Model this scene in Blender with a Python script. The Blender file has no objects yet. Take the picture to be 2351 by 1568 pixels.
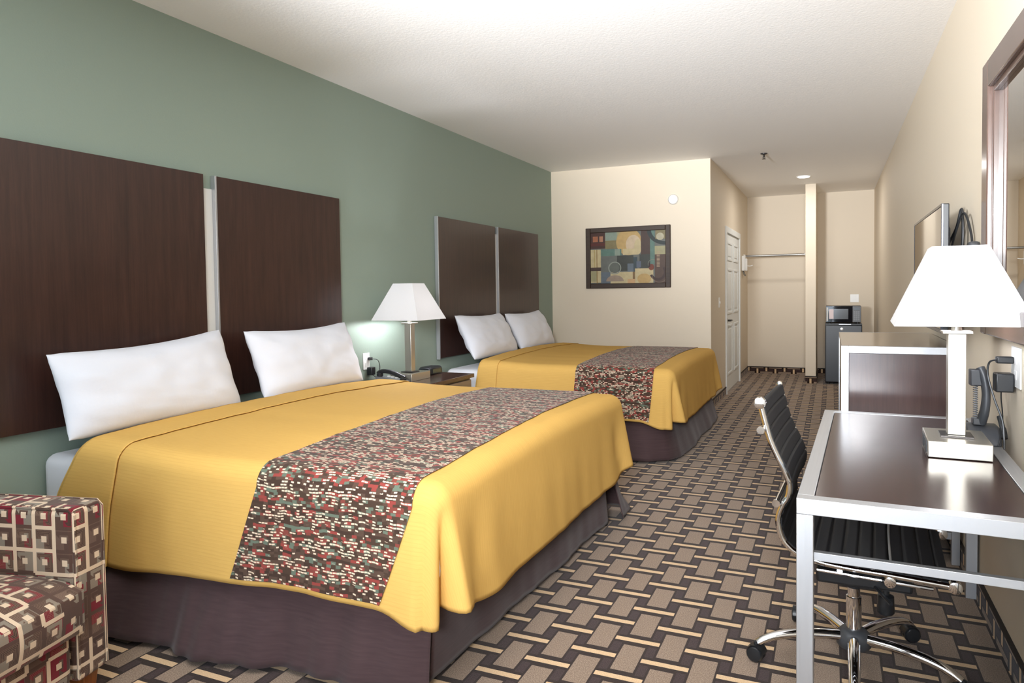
import bpy, bmesh, math, random
from math import pi, sin, cos, radians, sqrt
from mathutils import Vector, Matrix, noise

S = bpy.context.scene
COL = S.collection
random.seed(4)

# ------------------------------------------------------------------ camera
IW, IH = 2351.0, 1568.0
FPX, PCX, PCY = 1605.09, 1199.07, 725.60
PITCH, YAW, ROLL = 0.0348, 0.4168, -0.0137
CAMX, CAMZ = 3.0646, 1.3197
_R = Vector((cos(YAW), sin(YAW), 0)); _F = Vector((-sin(YAW), cos(YAW), 0)); _U = Vector((0, 0, 1))
_F2 = cos(PITCH) * _F - sin(PITCH) * _U
_U2 = sin(PITCH) * _F + cos(PITCH) * _U
_R3 = cos(ROLL) * _R + sin(ROLL) * _U2
_U3 = -sin(ROLL) * _R + cos(ROLL) * _U2
cd = bpy.data.cameras.new('camera')
cam = bpy.data.objects.new('camera', cd); COL.objects.link(cam)
M4 = Matrix.Identity(4)
for r in range(3):
    M4[r][0] = _R3[r]; M4[r][1] = _U3[r]; M4[r][2] = -_F2[r]
M4[0][3], M4[1][3], M4[2][3] = CAMX, 0.0, CAMZ
cam.matrix_world = M4
cd.sensor_fit = 'HORIZONTAL'; cd.sensor_width = 36.0
cd.lens = FPX * 36.0 / IW
cd.shift_x = -(PCX - IW / 2) / IW
cd.shift_y = (PCY - IH / 2) / IW
cd.clip_start = 0.02
S.camera = cam

# ------------------------------------------------------------------ world, daylight, exposure
S.view_settings.view_transform = 'Standard'
S.view_settings.look = 'None'
S.view_settings.exposure = 0.17
S.view_settings.gamma = 1.0
S.view_settings.use_curve_mapping = False
W = bpy.data.worlds.new('world'); S.world = W; W.use_nodes = True
W.node_tree.nodes['Background'].inputs[0].default_value = (0.62, 0.78, 1.0, 1)
W.node_tree.nodes['Background'].inputs[1].default_value = 1.6

def light(name, kind, loc, energy, color, size=None, size_y=None, rot=None):
    d = bpy.data.lights.new(name, kind); d.energy = energy; d.color = color
    if kind == 'AREA':
        d.shape = 'RECTANGLE'; d.size = size; d.size_y = size_y or size
    elif size: d.shadow_soft_size = size
    o = bpy.data.objects.new(name, d); COL.objects.link(o); o.location = loc
    if rot: o.rotation_euler = rot
    return o
YF = -1.9                        # inner face of the window wall behind the camera
light('window_daylight', 'AREA', (2.2, YF - 0.12, 1.2), 72, (0.78, 0.89, 1.0), 2.7, 2.2, (radians(90), 0, 0))
def bounce(name, loc, aim, watts, cone, blend, color=(.94, .97, 1.0), size=.25):
    o = light(name, 'SPOT', loc, watts, color, size)
    o.data.spot_size = radians(cone); o.data.spot_blend = blend
    o.rotation_euler = (Vector(aim) - Vector(loc)).to_track_quat('-Z', 'Y').to_euler()
# unseen spots added behind the camera: two imitate ceiling-bounced flash, one direct fill
bounce('added_bounce_spot', (1.5, -1.3, 1.7), (2.7, 2.6, 3.1), 2150, 68, 1.0)
bounce('added_bounce_spot_far', (1.5, -1.3, 1.7), (2.1, 6.2, 3.6), 1300, 42, 1.0)
bounce('added_fill_spot', (3.2, -1.3, 2.0), (1.5, 6.0, 1.2), 900, 62, 1.0, (.97, .98, 1.0), .4)  # added unseen spot, brightens the beds and back wall directly
try:
    S.cycles.max_bounces = 10; S.cycles.diffuse_bounces = 6; S.cycles.glossy_bounces = 5
    S.cycles.use_denoising = True; S.cycles.sample_clamp_indirect = 6.0
    S.cycles.caustics_reflective = False; S.cycles.caustics_refractive = False
except Exception: pass

# ------------------------------------------------------------------ node helpers
class N:
    """a value in a node tree; arithmetic makes Math nodes"""
    def __init__(s, t, sock): s.t = t; s.s = sock
    def _m(s, op, *a):
        n = s.t.nodes.new('ShaderNodeMath'); n.operation = op
        for i, v in enumerate((s,) + a):
            if isinstance(v, N): s.t.links.new(v.s, n.inputs[i])
            else: n.inputs[i].default_value = v
        return N(s.t, n.outputs[0])
    def __add__(s, o): return s._m('ADD', o)
    def __sub__(s, o): return s._m('SUBTRACT', o)
    def __mul__(s, o): return s._m('MULTIPLY', o)
    def __truediv__(s, o): return s._m('DIVIDE', o)
    def abs(s): return s._m('ABSOLUTE')
    def floor(s): return s._m('FLOOR')
    def frac(s): return s._m('FRACT')
    def sin(s): return s._m('SINE')
    def lt(s, o): return s._m('LESS_THAN', o)
    def gt(s, o): return s._m('GREATER_THAN', o)
    def max(s, o): return s._m('MAXIMUM', o)
    def min(s, o): return s._m('MINIMUM', o)
    def mod(s, o): return s._m('FLOORED_MODULO', o)
    def inv(s): return s * -1.0 + 1.0
    def wrap(s, per):            # signed distance to the nearest multiple of per
        return ((s / per + 0.5).frac() - 0.5) * per

def new_mat(name):
    m = bpy.data.materials.new(name); m.use_nodes = True
    t = m.node_tree; b = t.nodes['Principled BSDF']
    return m, t, b
def setp(b, **k):
    for n, v in k.items():
        n = {'spec': 'Specular IOR Level', 'coat': 'Coat Weight', 'coat_r': 'Coat Roughness', 'base': 'Base Color', 'sheen': 'Sheen Weight',
             'rough': 'Roughness', 'metal': 'Metallic', 'em': 'Emission Color', 'ems': 'Emission Strength', 'trans': 'Transmission Weight'}.get(n, n)
        if isinstance(v, N): b.id_data.links.new(v.s, b.inputs[n])
        elif isinstance(v, bpy.types.NodeSocket): b.id_data.links.new(v, b.inputs[n])
        elif isinstance(v, tuple) and len(v) == 3: b.inputs[n].default_value = v + (1,)
        else: b.inputs[n].default_value = v
def lin(r, g, b):
    f = lambda c: (c / 255 / 12.92) if c / 255 <= .04045 else ((c / 255 + .055) / 1.055) ** 2.4
    return (f(r), f(g), f(b))
def mix(t, fac, a, b):
    n = t.nodes.new('ShaderNodeMix'); n.data_type = 'RGBA'
    for sock, v in ((n.inputs[0], fac), (n.inputs[6], a), (n.inputs[7], b)):
        if isinstance(v, N): t.links.new(v.s, sock)
        elif isinstance(v, bpy.types.NodeSocket): t.links.new(v, sock)
        elif isinstance(v, tuple): sock.default_value = v + (1,)
        else: sock.default_value = v
    return n.outputs[2]
def coords(t, kind='Object'):
    n = t.nodes.new('ShaderNodeTexCoord'); return n.outputs[kind]
def sep(t, vec):
    n = t.nodes.new('ShaderNodeSeparateXYZ'); t.links.new(vec, n.inputs[0])
    return [N(t, n.outputs[i]) for i in range(3)]
def comb(t, x, y, z=0.0):
    n = t.nodes.new('ShaderNodeCombineXYZ')
    for i, v in enumerate((x, y, z)):
        if isinstance(v, N): t.links.new(v.s, n.inputs[i])
        else: n.inputs[i].default_value = v
    return n.outputs[0]
def mapping(t, vec, scale=(1, 1, 1)):
    n = t.nodes.new('ShaderNodeMapping'); t.links.new(vec, n.inputs[0]); n.inputs['Scale'].default_value = scale
    return n.outputs[0]
def tnoise(t, vec, scale, detail=2.0, rough=.5):
    n = t.nodes.new('ShaderNodeTexNoise'); t.links.new(vec, n.inputs['Vector'])
    n.inputs['Scale'].default_value = scale; n.inputs['Detail'].default_value = detail; n.inputs['Roughness'].default_value = rough
    return N(t, n.outputs[0])
def white(t, vec, out=0):
    n = t.nodes.new('ShaderNodeTexWhiteNoise'); n.noise_dimensions = '2D'; t.links.new(vec, n.inputs['Vector'])
    return N(t, n.outputs[out])
def ramp(t, fac, stops, constant=False):
    n = t.nodes.new('ShaderNodeValToRGB'); t.links.new(fac.s, n.inputs[0])
    e = n.color_ramp.elements
    while len(e) < len(stops): e.new(0.5)
    for i, (p, c) in enumerate(stops): e[i].position = p; e[i].color = tuple(c) + (1,)
    if constant: n.color_ramp.interpolation = 'CONSTANT'
    return n.outputs[0]
def bump(t, b, h, strength=.3, dist=.01):
    n = t.nodes.new('ShaderNodeBump'); t.links.new(h.s, n.inputs['Height'])
    n.inputs['Strength'].default_value = strength; n.inputs['Distance'].default_value = dist
    t.links.new(n.outputs[0], b.inputs['Normal'])

def plain(name, rgb, rough=.5, metal=0.0, **k):
    m, t, b = new_mat(name); setp(b, base=rgb, rough=rough, metal=metal, **k); return m

def paint(name, rgb, bs=.08, scale=90):
    m, t, b = new_mat(name)
    c = coords(t); n = tnoise(t, c, 1.3, 2)
    setp(b, base=mix(t, n * .12, rgb, tuple(v * .9 for v in rgb)), rough=.62, spec=.35)
    bump(t, b, tnoise(t, c, scale, 3), bs, .004)
    return m
def wood(name, dark, light_, axis='Z', rough=.3, coat=.25, stretch=14, spec=.5):
    m, t, b = new_mat(name)
    c = coords(t)
    sc = {'Z': (stretch, stretch, .8), 'Y': (stretch, .8, stretch), 'X': (.8, stretch, stretch)}[axis]
    v = mapping(t, c, sc)
    n1 = tnoise(t, v, 2.2, 6, .62); n2 = tnoise(t, v, 9.0, 3, .6)
    f = (n1 * .75 + n2 * .35 - .28) * 1.6
    setp(b, base=ramp(t, f, [(0.1, dark), (.55, tuple((a + q) / 2 for a, q in zip(dark, light_))), (.95, light_)]), rough=rough, coat=coat, coat_r=.14, spec=spec)
    bump(t, b, n2, .05, .001)
    return m
def brushed(name, rgb, rough=.36, axis='Z'):
    m, t, b = new_mat(name)
    sc = {'Z': (240, 240, 4), 'Y': (240, 4, 240), 'X': (4, 240, 240)}[axis]
    n = tnoise(t, mapping(t, coords(t), sc), 1.0, 2)
    setp(b, base=rgb, metal=.85, rough=n * .16 + (rough - .08))
    return m

GREEN = paint('sage_green_paint', lin(136, 150, 138), .1, 120)
BEIGE = paint('beige_paint', lin(219, 206, 186), .08)
CEILM = paint('ceiling_white', lin(246, 245, 244), .25, 60)
WHITE_PAINT = paint('white_trim_paint', lin(228, 230, 228), .02)
HB_WOOD = wood('headboard_laminate', lin(38, 21, 17), lin(70, 44, 36), 'Z', .34, .12)
DESK_WOOD = wood('desk_laminate', lin(40, 23, 22), lin(62, 39, 36), 'Y', .22, 0.0, 14, .22)
SIDE_WOOD = wood('dresser_laminate', lin(48, 30, 28), lin(78, 54, 50), 'Z', .28, 1.0)
NS_WOOD = wood('nightstand_laminate', lin(62, 42, 36), lin(96, 70, 60), 'Y', .25, .4)
PALE_WOOD = wood('nightstand_edge', lin(120, 100, 82), lin(160, 136, 112), 'Y', .4, .1)
ORANGE_WOOD = wood('sofa_leg_wood', lin(110, 58, 22), lin(168, 98, 46), 'Z', .35, .3)
ALU = brushed('brushed_aluminium', (.54, .55, .57), .42)
ALUX = brushed('brushed_aluminium_long', (.54, .55, .57), .42, 'Y')
NICKEL = brushed('brushed_nickel', (.60, .57, .50), .32)
NICKEL_D = plain('dark_nickel', (.06, .055, .055), .3, .6)
CHROME = plain('chrome', (.86, .86, .88), .07, 1.0)
BLACKP = plain('black_plastic', (.013, .014, .016), .35)
DARKP = plain('charcoal_plastic', (.045, .048, .054), .42)
GREYP = plain('grey_plastic', (.14, .145, .155), .4)
BLACKG = plain('gloss_black', (.006, .006, .008), .06, coat=.6)
WHITEP = plain('white_plastic', (.82, .82, .80), .35)
HANDLE_D = plain('bronze_metal', (.05, .045, .04), .3, .8)
MIRROR = plain('mirror_glass', (.93, .94, .93), .01, 1.0)
def linen(name, rgb):
    m, t, b = new_mat(name); c = coords(t)
    setp(b, base=rgb, rough=.85, spec=.15, sheen=.2)
    bump(t, b, tnoise(t, c, 16, 4), .12, .012)
    return m
LINEN = linen('white_linen', (.66, .675, .73))
SHEET = linen('white_sheet', (.70, .715, .76))

def leather():
    m, t, b = new_mat('black_leather'); c = coords(t)
    setp(b, base=(.011, .0115, .0135), rough=.58, spec=.35)
    bump(t, b, tnoise(t, c, 260, 2), .1, .002)
    return m
LEATHER = leather()

def gold():
    m, t, b = new_mat('gold_bedspread_cloth')
    u, v, _ = sep(t, coords(t, 'UV'))
    rib = ((v * (2 * pi / .013)).sin() * .5 + .5)
    irr = tnoise(t, mapping(t, coords(t, 'UV'), (14, 120, 1)), 1.0, 3)
    base = mix(t, irr * .5, lin(212, 171, 97), lin(193, 152, 79))
    base = mix(t, rib.gt(.9) * .08, base, lin(150, 112, 46))
    setp(b, base=base, rough=.85, spec=.08)
    bump(t, b, rib * .2 + irr, .08, .003)
    return m
GOLD = gold()
GOLD_SEAM = plain('gold_seam_shadow', lin(120, 88, 36), .9)

def knit():
    m, t, b = new_mat('runner_knit')
    uv = coords(t, 'UV')
    u, v, _ = sep(t, uv)
    wob = tnoise(t, mapping(t, uv, (16, 7, 1)), 1.0, 2) - .5
    RH, CW = .0098, .0135
    vv = v + wob * .02
    row = (vv / RH).floor(); fr = (vv / RH).frac()
    uu = u + white(t, comb(t, row, 3.7)) * .03
    cell = (uu / CW).floor(); fu = (uu / CW).frac()
    rnd = white(t, comb(t, cell, row)); rrow = white(t, comb(t, row, 11.3)); r2 = white(t, comb(t, (uu / .019).floor(), row + 5.0))
    blk = white(t, comb(t, (u / .07).floor(), (row / 2.0).floor()))
    band = ((vv * (2 * pi / .085)).sin() * .5 + .5)
    basec = ramp(t, (rrow * .62 + r2 * .38), [(0, lin(64, 48, 40)), (.32, lin(82, 64, 54)), (.46, lin(136, 62, 56)), (.56, lin(96, 106, 92)), (.64, lin(70, 54, 44)), (.80, lin(120, 62, 54))], True)
    dash = fr.gt(.26) * fr.lt(.78) * fu.gt(.12) * rnd.lt(band * .40 + blk * .26 + .03)
    setp(b, base=mix(t, dash, basec, lin(212, 192, 168)), rough=.9, spec=.1, sheen=.1)
    bump(t, b, dash + fr * .4, .25, .003)
    return m
KNIT = knit()

def skirtm():
    m, t, b = new_mat('brown_skirt_cloth')
    u, v, _ = sep(t, coords(t, 'UV'))
    irr = tnoise(t, mapping(t, coords(t, 'UV'), (10, 110, 1)), 1.0, 3)
    setp(b, base=mix(t, irr, lin(58, 42, 44), lin(78, 60, 61)), rough=.8, spec=.2, sheen=.15)
    bump(t, b, irr, .12, .003)
    return m
SKIRT = skirtm()

def carpet(name, along=None):
    """woven basket pattern in world metres; along='X' or 'Y' turns it up a wall base"""
    m, t, b = new_mat(name)
    g = t.nodes.new('ShaderNodeNewGeometry'); x, y, z = sep(t, g.outputs['Position'])
    if along == 'X': px, py = z, x
    elif along == 'Y': px, py = z, y
    else: px, py = x, y
    px = px - 2.268; py = py - 2.667
    if along: px = px + .065
    A, B = .261, .265
    def box(ox, oy, hx, hy):
        return (px - ox).wrap(A).abs().lt(hx) * (py - oy).wrap(B).abs().lt(hy)
    h1, h2 = A / 2, B / 2
    bar = box(0, 0, .0835, .0135).max(box(h1, h2, .0835, .0135))
    taupe = box(0, h2, .0405, .091).max(box(h1, 0, .0405, .091))
    sq = (px - A / 4).wrap(h1).abs().lt(.016) * (py - B / 4).wrap(h2).abs().lt(.037)
    if along: v3 = comb(t, px, py)
    else: v3 = g.outputs['Position']
    sp = tnoise(t, v3, 260, 2, .7); big = tnoise(t, v3, 3, 2)
    ct = ramp(t, sp, [(.3, lin(112, 95, 82)), (.5, lin(144, 124, 107)), (.72, lin(184, 164, 144))])
    cb = ramp(t, sp, [(.3, lin(204, 170, 130)), (.7, lin(232, 202, 164))])
    cq = ramp(t, sp, [(.3, lin(42, 30, 32)), (.7, lin(76, 60, 60))])
    c = mix(t, sq, lin(44, 32, 28), cq)
    c = mix(t, taupe, c, ct); c = mix(t, bar, c, cb)
    c = mix(t, big * .12, c, tuple(v * .8 for v in lin(110, 90, 76)))
    setp(b, base=c, rough=.95, spec=.05, sheen=.15)
    bump(t, b, sp, .4, .004)
    return m
CARPET = carpet('woven_carpet'); CARPET_X = carpet('carpet_base_x', 'X'); CARPET_Y = carpet('carpet_base_y', 'Y')
BINDING = plain('carpet_binding', lin(46, 40, 36), .8)

def chair_fabric():
    m, t, b = new_mat('armchair_geometric_weave')
    u, v, _ = sep(t, coords(t, 'UV'))
    P = .074
    cu = (u / P).floor(); cv = (v / P).floor()
    lu = u.wrap(P); lv = v.wrap(P)            # lattice lines at multiples of P
    fu = ((u / P).frac() - .5) * P; fv = ((v / P).frac() - .5) * P   # from the cell centre
    d = fu.abs().max(fv.abs())
    r1 = white(t, comb(t, cu, cv)); r2 = white(t, comb(t, cu + 17.0, cv + 3.0))
    BROWN, RED, GREY, CREAM = lin(84, 62, 52), lin(122, 28, 42), lin(138, 128, 114), lin(222, 198, 170)
    ringc = ramp(t, r1, [(0, BROWN), (.42, GREY), (.62, RED), (.82, lin(70, 50, 42))], True)
    quadc = ramp(t, white(t, comb(t, (u / P * 2).floor(), (v / P * 2).floor())), [(0, BROWN), (.35, lin(104, 82, 70)), (.62, GREY), (.8, RED)], True)
    stripes = ((d / .0045).frac()).gt(.72) * r2.lt(.62)
    base = mix(t, d.gt(.016) * d.lt(.028) * (fu + fv).gt(-.012), quadc, ringc)
    base = mix(t, stripes * d.gt(.0105) * .55, base, lin(150, 124, 100))
    cream = (d.lt(.0098))
    # cream lattice: broken cross lines
    eh = white(t, comb(t, cu, (v / P + .5).floor() + 50.0)); ev = white(t, comb(t, (u / P + .5).floor() + 90.0, cv))
    par = ((u / P + .5).floor() + (v / P + .5).floor()).mod(2.0)
    linev = lu.abs().lt(.0068) * ev.lt(.56); lineh = lv.abs().lt(.0062) * eh.lt(.5)
    cream = cream.max(linev).max(lineh)
    gap = lu.abs().lt(.0068).max(lv.abs().lt(.0062))
    base = mix(t, gap, base, BROWN)
    n = tnoise(t, coords(t, 'UV'), 500, 2)
    col = mix(t, cream, base, CREAM)
    col = mix(t, n * .25, col, lin(60, 40, 36))
    setp(b, base=col, rough=.88, spec=.12, sheen=.15)
    bump(t, b, n + cream * .3, .2, .002)
    return m
CHAIRF = chair_fabric()

def shade_mat():
    m, t, b = new_mat('lamp_shade_fabric')
    t.nodes.remove(b); out = t.nodes['Material Output']
    tr = t.nodes.new('ShaderNodeBsdfTranslucent'); tr.inputs[0].default_value = (.9, .88, .86, 1)
    df = t.nodes.new('ShaderNodeBsdfDiffuse'); df.inputs[0].default_value = (.72, .72, .73, 1)
    em = t.nodes.new('ShaderNodeEmission'); em.inputs[0].default_value = (1, .985, .97, 1); em.inputs[1].default_value = .03
    mx = t.nodes.new('ShaderNodeMixShader'); mx.inputs[0].default_value = .22
    ad = t.nodes.new('ShaderNodeAddShader')
    t.links.new(df.outputs[0], mx.inputs[1]); t.links.new(tr.outputs[0], mx.inputs[2])
    t.links.new(mx.outputs[0], ad.inputs[0]); t.links.new(em.outputs[0], ad.inputs[1])
    t.links.new(ad.outputs[0], out.inputs[0])
    return m
SHADE = shade_mat()
def emis(name, rgb, s):
    m, t, b = new_mat(name); setp(b, base=rgb, em=rgb, ems=s); return m
DOWN = emis('lit_downlight', (1, .97, .92), 14.0)

# ------------------------------------------------------------------ mesh helpers
def thing(name, label, cat, loc=(0, 0, 0), rz=0.0, group=None):
    o = bpy.data.objects.new(name, None); COL.objects.link(o); o.empty_display_size = .05
    o.location = loc; o.rotation_euler = (0, 0, rz); o['label'] = label; o['category'] = cat
    if group: o['group'] = group
    return o
def root_inv(p):
    m = Matrix.Identity(4); ch = []
    while p is not None: ch.append(p); p = p.parent
    for q in reversed(ch):
        m = m @ (Matrix.Translation(q.location) @ q.rotation_euler.to_matrix().to_4x4())
    return m.inverted()
def obj(name, bm, mat, parent=None, local=False, bevel=0, smooth=True, solid=0, label=None, sub=0, boxuv=False, seg=2, angle=40):
    bmesh.ops.recalc_face_normals(bm, faces=bm.faces[:])
    if parent is not None and not local: bm.transform(root_inv(parent))
    if boxuv:
        uvl = bm.loops.layers.uv.verify(); bm.normal_update()
        for f in bm.faces:
            n = f.normal; a = max(range(3), key=lambda i: abs(n[i]))
            for l in f.loops:
                c = l.vert.co
                l[uvl].uv = ((c.y, c.z), (c.x, c.z), (c.y, c.x))[a]
    me = bpy.data.meshes.new(name); bm.to_mesh(me); bm.free()
    for mm in (mat if isinstance(mat, (list, tuple)) else [mat]): me.materials.append(mm)
    if smooth:
        for p in me.polygons: p.use_smooth = True
        try: me.set_sharp_from_angle(angle=radians(angle))
        except Exception: pass
    o = bpy.data.objects.new(name, me); COL.objects.link(o)
    if parent is not None: o.parent = parent
    if solid:
        md = o.modifiers.new('thickness', 'SOLIDIFY'); md.thickness = abs(solid); md.offset = 1 if solid > 0 else -1
    if bevel:
        md = o.modifiers.new('edge', 'BEVEL'); md.width = bevel; md.segments = seg; md.limit_method = 'ANGLE'; md.angle_limit = radians(40)
    if sub:
        md = o.modifiers.new('smooth', 'SUBSURF'); md.levels = sub; md.render_levels = sub
    if label: o['label'] = label
    return o
def tag(o, label, cat, group=None):
    o['label'] = label; o['category'] = cat
    if group: o['group'] = group
    return o
def struct(name, bm, mat, parent=None, **k):
    o = obj(name, bm, mat, parent, **k)
    if parent is None: o['kind'] = 'structure'
    return o
def box(bm, a, b, mi=0):
    x0, y0, z0 = a; x1, y1, z1 = b
    v = [bm.verts.new(c) for c in ((x0, y0, z0), (x1, y0, z0), (x1, y1, z0), (x0, y1, z0), (x0, y0, z1), (x1, y0, z1), (x1, y1, z1), (x0, y1, z1))]
    for q in ((3, 2, 1, 0), (4, 5, 6, 7), (0, 1, 5, 4), (1, 2, 6, 5), (2, 3, 7, 6), (3, 0, 4, 7)):
        f = bm.faces.new([v[i] for i in q]); f.material_index = mi
    return bm
def B(*boxes):
    bm = bmesh.new()
    for a, b in boxes: box(bm, a, b)
    return bm
def frame_of(d):
    d = d.normalized(); a = Vector((0, 0, 1)) if abs(d.z) < .9 else Vector((1, 0, 0))
    s = d.cross(a).normalized(); return s, s.cross(d).normalized()
def tube(bm, pts, r, n=10, cap=True, flat=1.0):
    """r: radius or list of radii; flat: ratio of the second radius"""
    pts = [Vector(p) for p in pts]; rings = []; prev = None
    for i, p in enumerate(pts):
        d = (pts[min(i + 1, len(pts) - 1)] - pts[max(i - 1, 0)])
        if prev is None: s, u = frame_of(d)
        else:
            dn = d.normalized(); s = (prev - dn * prev.dot(dn)).normalized(); u = s.cross(dn)
        prev = s
        rr = r[i] if isinstance(r, (list, tuple)) else r
        rings.append([bm.verts.new(p + s * (rr * cos(2 * pi * k / n)) + u * (rr * flat * sin(2 * pi * k / n))) for k in range(n)])
    for a, b in zip(rings, rings[1:]):
        for k in range(n): bm.faces.new((a[k], a[(k + 1) % n], b[(k + 1) % n], b[k]))
    if cap: bm.faces.new(rings[0][::-1]); bm.faces.new(rings[-1])
    return bm
def lathe(bm, prof, c, n=24, axis='Z'):
    """prof: (radius, height) pairs"""
    c = Vector(c); rings = []
    for r, h in prof:
        ring = []
        for k in range(n):
            a = 2 * pi * k / n; q = (r * cos(a), r * sin(a), h)
            q = {'Z': q, 'X': (q[2], q[0], q[1]), 'Y': (q[0], q[2], q[1])}[axis]
            ring.append(bm.verts.new(c + Vector(q)))
        rings.append(ring)
    for a, b in zip(rings, rings[1:]):
        for k in range(n): bm.faces.new((a[k], a[(k + 1) % n], b[(k + 1) % n], b[k]))
    bm.faces.new(rings[0][::-1]); bm.faces.new(rings[-1])
    return bm
def grid_faces(bm, rows):
    for a, b in zip(rows, rows[1:]):
        for k in range(len(a) - 1):
            q = []
            for v in (a[k], a[k + 1], b[k + 1], b[k]):
                if v not in q: q.append(v)
            if len(q) > 2: bm.faces.new(q)
def catmull(pts, n=8):
    pts = [Vector(p) for p in pts]; out = []
    for i in range(len(pts) - 1):
        p0, p1, p2, p3 = pts[max(i - 1, 0)], pts[i], pts[i + 1], pts[min(i + 2, len(pts) - 1)]
        for k in range(n):
            t = k / n
            out.append(.5 * ((2 * p1) + (p2 - p0) * t + (2 * p0 - 5 * p1 + 4 * p2 - p3) * t * t + (3 * p1 - p0 - 3 * p2 + p3) * t ** 3))
    out.append(pts[-1]); return out
def lerp(a, b, t): return a + (b - a) * t
def smoothstep(a, b, x):
    t = min(1, max(0, (x - a) / (b - a))); return t * t * (3 - 2 * t)

# ------------------------------------------------------------------ the room
H = 2.74; XR = 3.633; YB = 7.824; XC = 1.858; YFAR = 11.469
PX0, PX1, PY = 2.733, 2.869, 10.403
T = .12
struct('floor', B(((-T, YF - T, -.1), (XR + T, YFAR + T, 0))), CARPET, smooth=False)
struct('ceiling', B(((-T, YF - T, H), (XR + T, YFAR + T, H + .1))), CEILM, smooth=False)
struct('wall_left', B(((-T, YF - T, 0), (0, YB + T, H))), GREEN, smooth=False)
struct('wall_back', B(((0, YB, 0), (XC, YB + T, H))), BEIGE, smooth=False)
DY0, DY1, DH = 9.02, 10.34, 2.03
bm = B(((XC - T, YB + T, 0), (XC, DY0, H)), ((XC - T, DY1, 0), (XC, YFAR + T, H)), ((XC - T, DY0, DH), (XC, DY1, H)))
struct('wall_bathroom', bm, BEIGE, smooth=False)
struct('wall_far', B(((XC, YFAR, 0), (XR + T, YFAR + T, H))), BEIGE, smooth=False)
struct('wall_right', B(((XR, YF - T, 0), (XR + T, YFAR, H))), BEIGE, smooth=False)
struct('wall_partition', B(((PX0, PY, .0), (PX1, YFAR, H))), BEIGE, smooth=False, bevel=.006)
WX0, WX1, WZ0, WZ1 = .8, 3.58, .08, 2.25
struct('wall_front', B(((0, YF - T, 0), (WX0, YF, H)), ((WX1, YF - T, 0), (XR, YF, H)), ((WX0, YF - T, WZ1), (WX1, YF, H)), ((WX0, YF - T, 0), (WX1, YF, WZ0))), BEIGE, smooth=False)
bm = bmesh.new()
for x in (WX0, (WX0 + WX1) / 2 - .03, WX1 - .06): box(bm, (x, YF - .09, WZ0), (x + .06, YF - .03, WZ1))
for z in (WZ0, WZ1 - .06): box(bm, (WX0 + .06, YF - .085, z), (WX1 - .06, YF - .035, z + .06))
struct('window_1', bm, WHITE_PAINT, smooth=False)

def baseboard(name, a, b, along, mat):
    """carpet strip along a wall with a dark bound top edge"""
    o = struct(name, B((a, (b[0], b[1], .088))), mat, smooth=False)
    obj('binding', B(((a[0] - (.002 if along == 'Y' else 0), a[1] - (.002 if along == 'X' else 0), .088), (b[0] + (.002 if along == 'Y' else 0), b[1] + (.002 if along == 'X' else 0), .102))), BINDING, o, local=True, smooth=False)
baseboard('baseboard_left', (0, YF, 0), (.01, YB, .1), 'Y', CARPET_Y)
baseboard('baseboard_right', (XR - .01, YF, 0), (XR, YFAR, .1), 'Y', CARPET_Y)
baseboard('baseboard_back', (.01, YB - .01, 0), (XC, YB, .1), 'X', CARPET_X)
baseboard('baseboard_corner', (XC, YB, 0), (XC + .01, DY0 - .07, .1), 'Y', CARPET_Y)
baseboard('baseboard_closet', (XC, DY1 + .07, 0), (XC + .01, YFAR, .1), 'Y', CARPET_Y)
baseboard('baseboard_far', (XC + .01, YFAR - .01, 0), (PX0, YFAR, .1), 'X', CARPET_X)
baseboard('baseboard_niche', (PX1, YFAR - .01, 0), (XR - .01, YFAR, .1), 'X', CARPET_X)
baseboard('baseboard_partition', (PX0, PY - .01, 0), (PX1, PY, .1), 'X', CARPET_X)
baseboard('baseboard_partition_inner', (PX1, PY, 0), (PX1 + .01, YFAR, .1), 'Y', CARPET_Y)

# bathroom door: white six-panel slab in a white casing
bm = bmesh.new()
box(bm, (XC - .04, DY0, .012), (XC - .004, DY1, DH - .004))
DW = DY1 - DY0
door = obj('door_1', bm, WHITE_PAINT, bevel=.002); door['kind'] = 'structure'
bm = bmesh.new()
def recess_panel(bm, y0, y1, z0, z1, x):
    """raised moulding ring and field on the door face"""
    w = .028
    for a, b in (((y0, z0), (y1, z0 + w)), ((y0, z1 - w), (y1, z1)), ((y0, z0 + w), (y0 + w, z1 - w)), ((y1 - w, z0 + w), (y1, z1 - w))):
        box(bm, (x, a[0], a[1]), (x + .010, b[0], b[1]))
    box(bm, (x, y0 + w + .03, z0 + w + .03), (x + .006, y1 - w - .03, z1 - w - .03))
for k in range(2):
    y0 = DY0 + .13 + k * (DW / 2 - .03); y1 = y0 + DW / 2 - .21
    for z0, z1 in ((.22, .86), (1.0, 1.58), (1.68, 1.92)): recess_panel(bm, y0, y1, z0, z1, XC - .004)
obj('panel', bm, WHITE_PAINT, door, bevel=.003)
bm = bmesh.new()
box(bm, (XC, DY0 - .07, 0), (XC + .018, DY0 + .006, DH + .07)); box(bm, (XC, DY1 - .006, 0), (XC + .018, DY1 + .07, DH + .07)); box(bm, (XC, DY0 + .006, DH - .006), (XC + .018, DY1 - .006, DH + .07))
obj('casing', bm, WHITE_PAINT, door, bevel=.004)
bm = bmesh.new()
lathe(bm, [(.032, 0), (.032, .008), (.012, .012), (.012, .05)], (XC - .004, DY0 + .11, .92), 16, 'X')
tube(bm, [(XC + .045, DY0 + .11, .92), (XC + .046, DY0 + .17, .922), (XC + .044, DY0 + .26, .916)], [.012, .011, .008], 10)
obj('lever_handle', bm, HANDLE_D, door, label='dark bronze lever handle')

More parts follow.
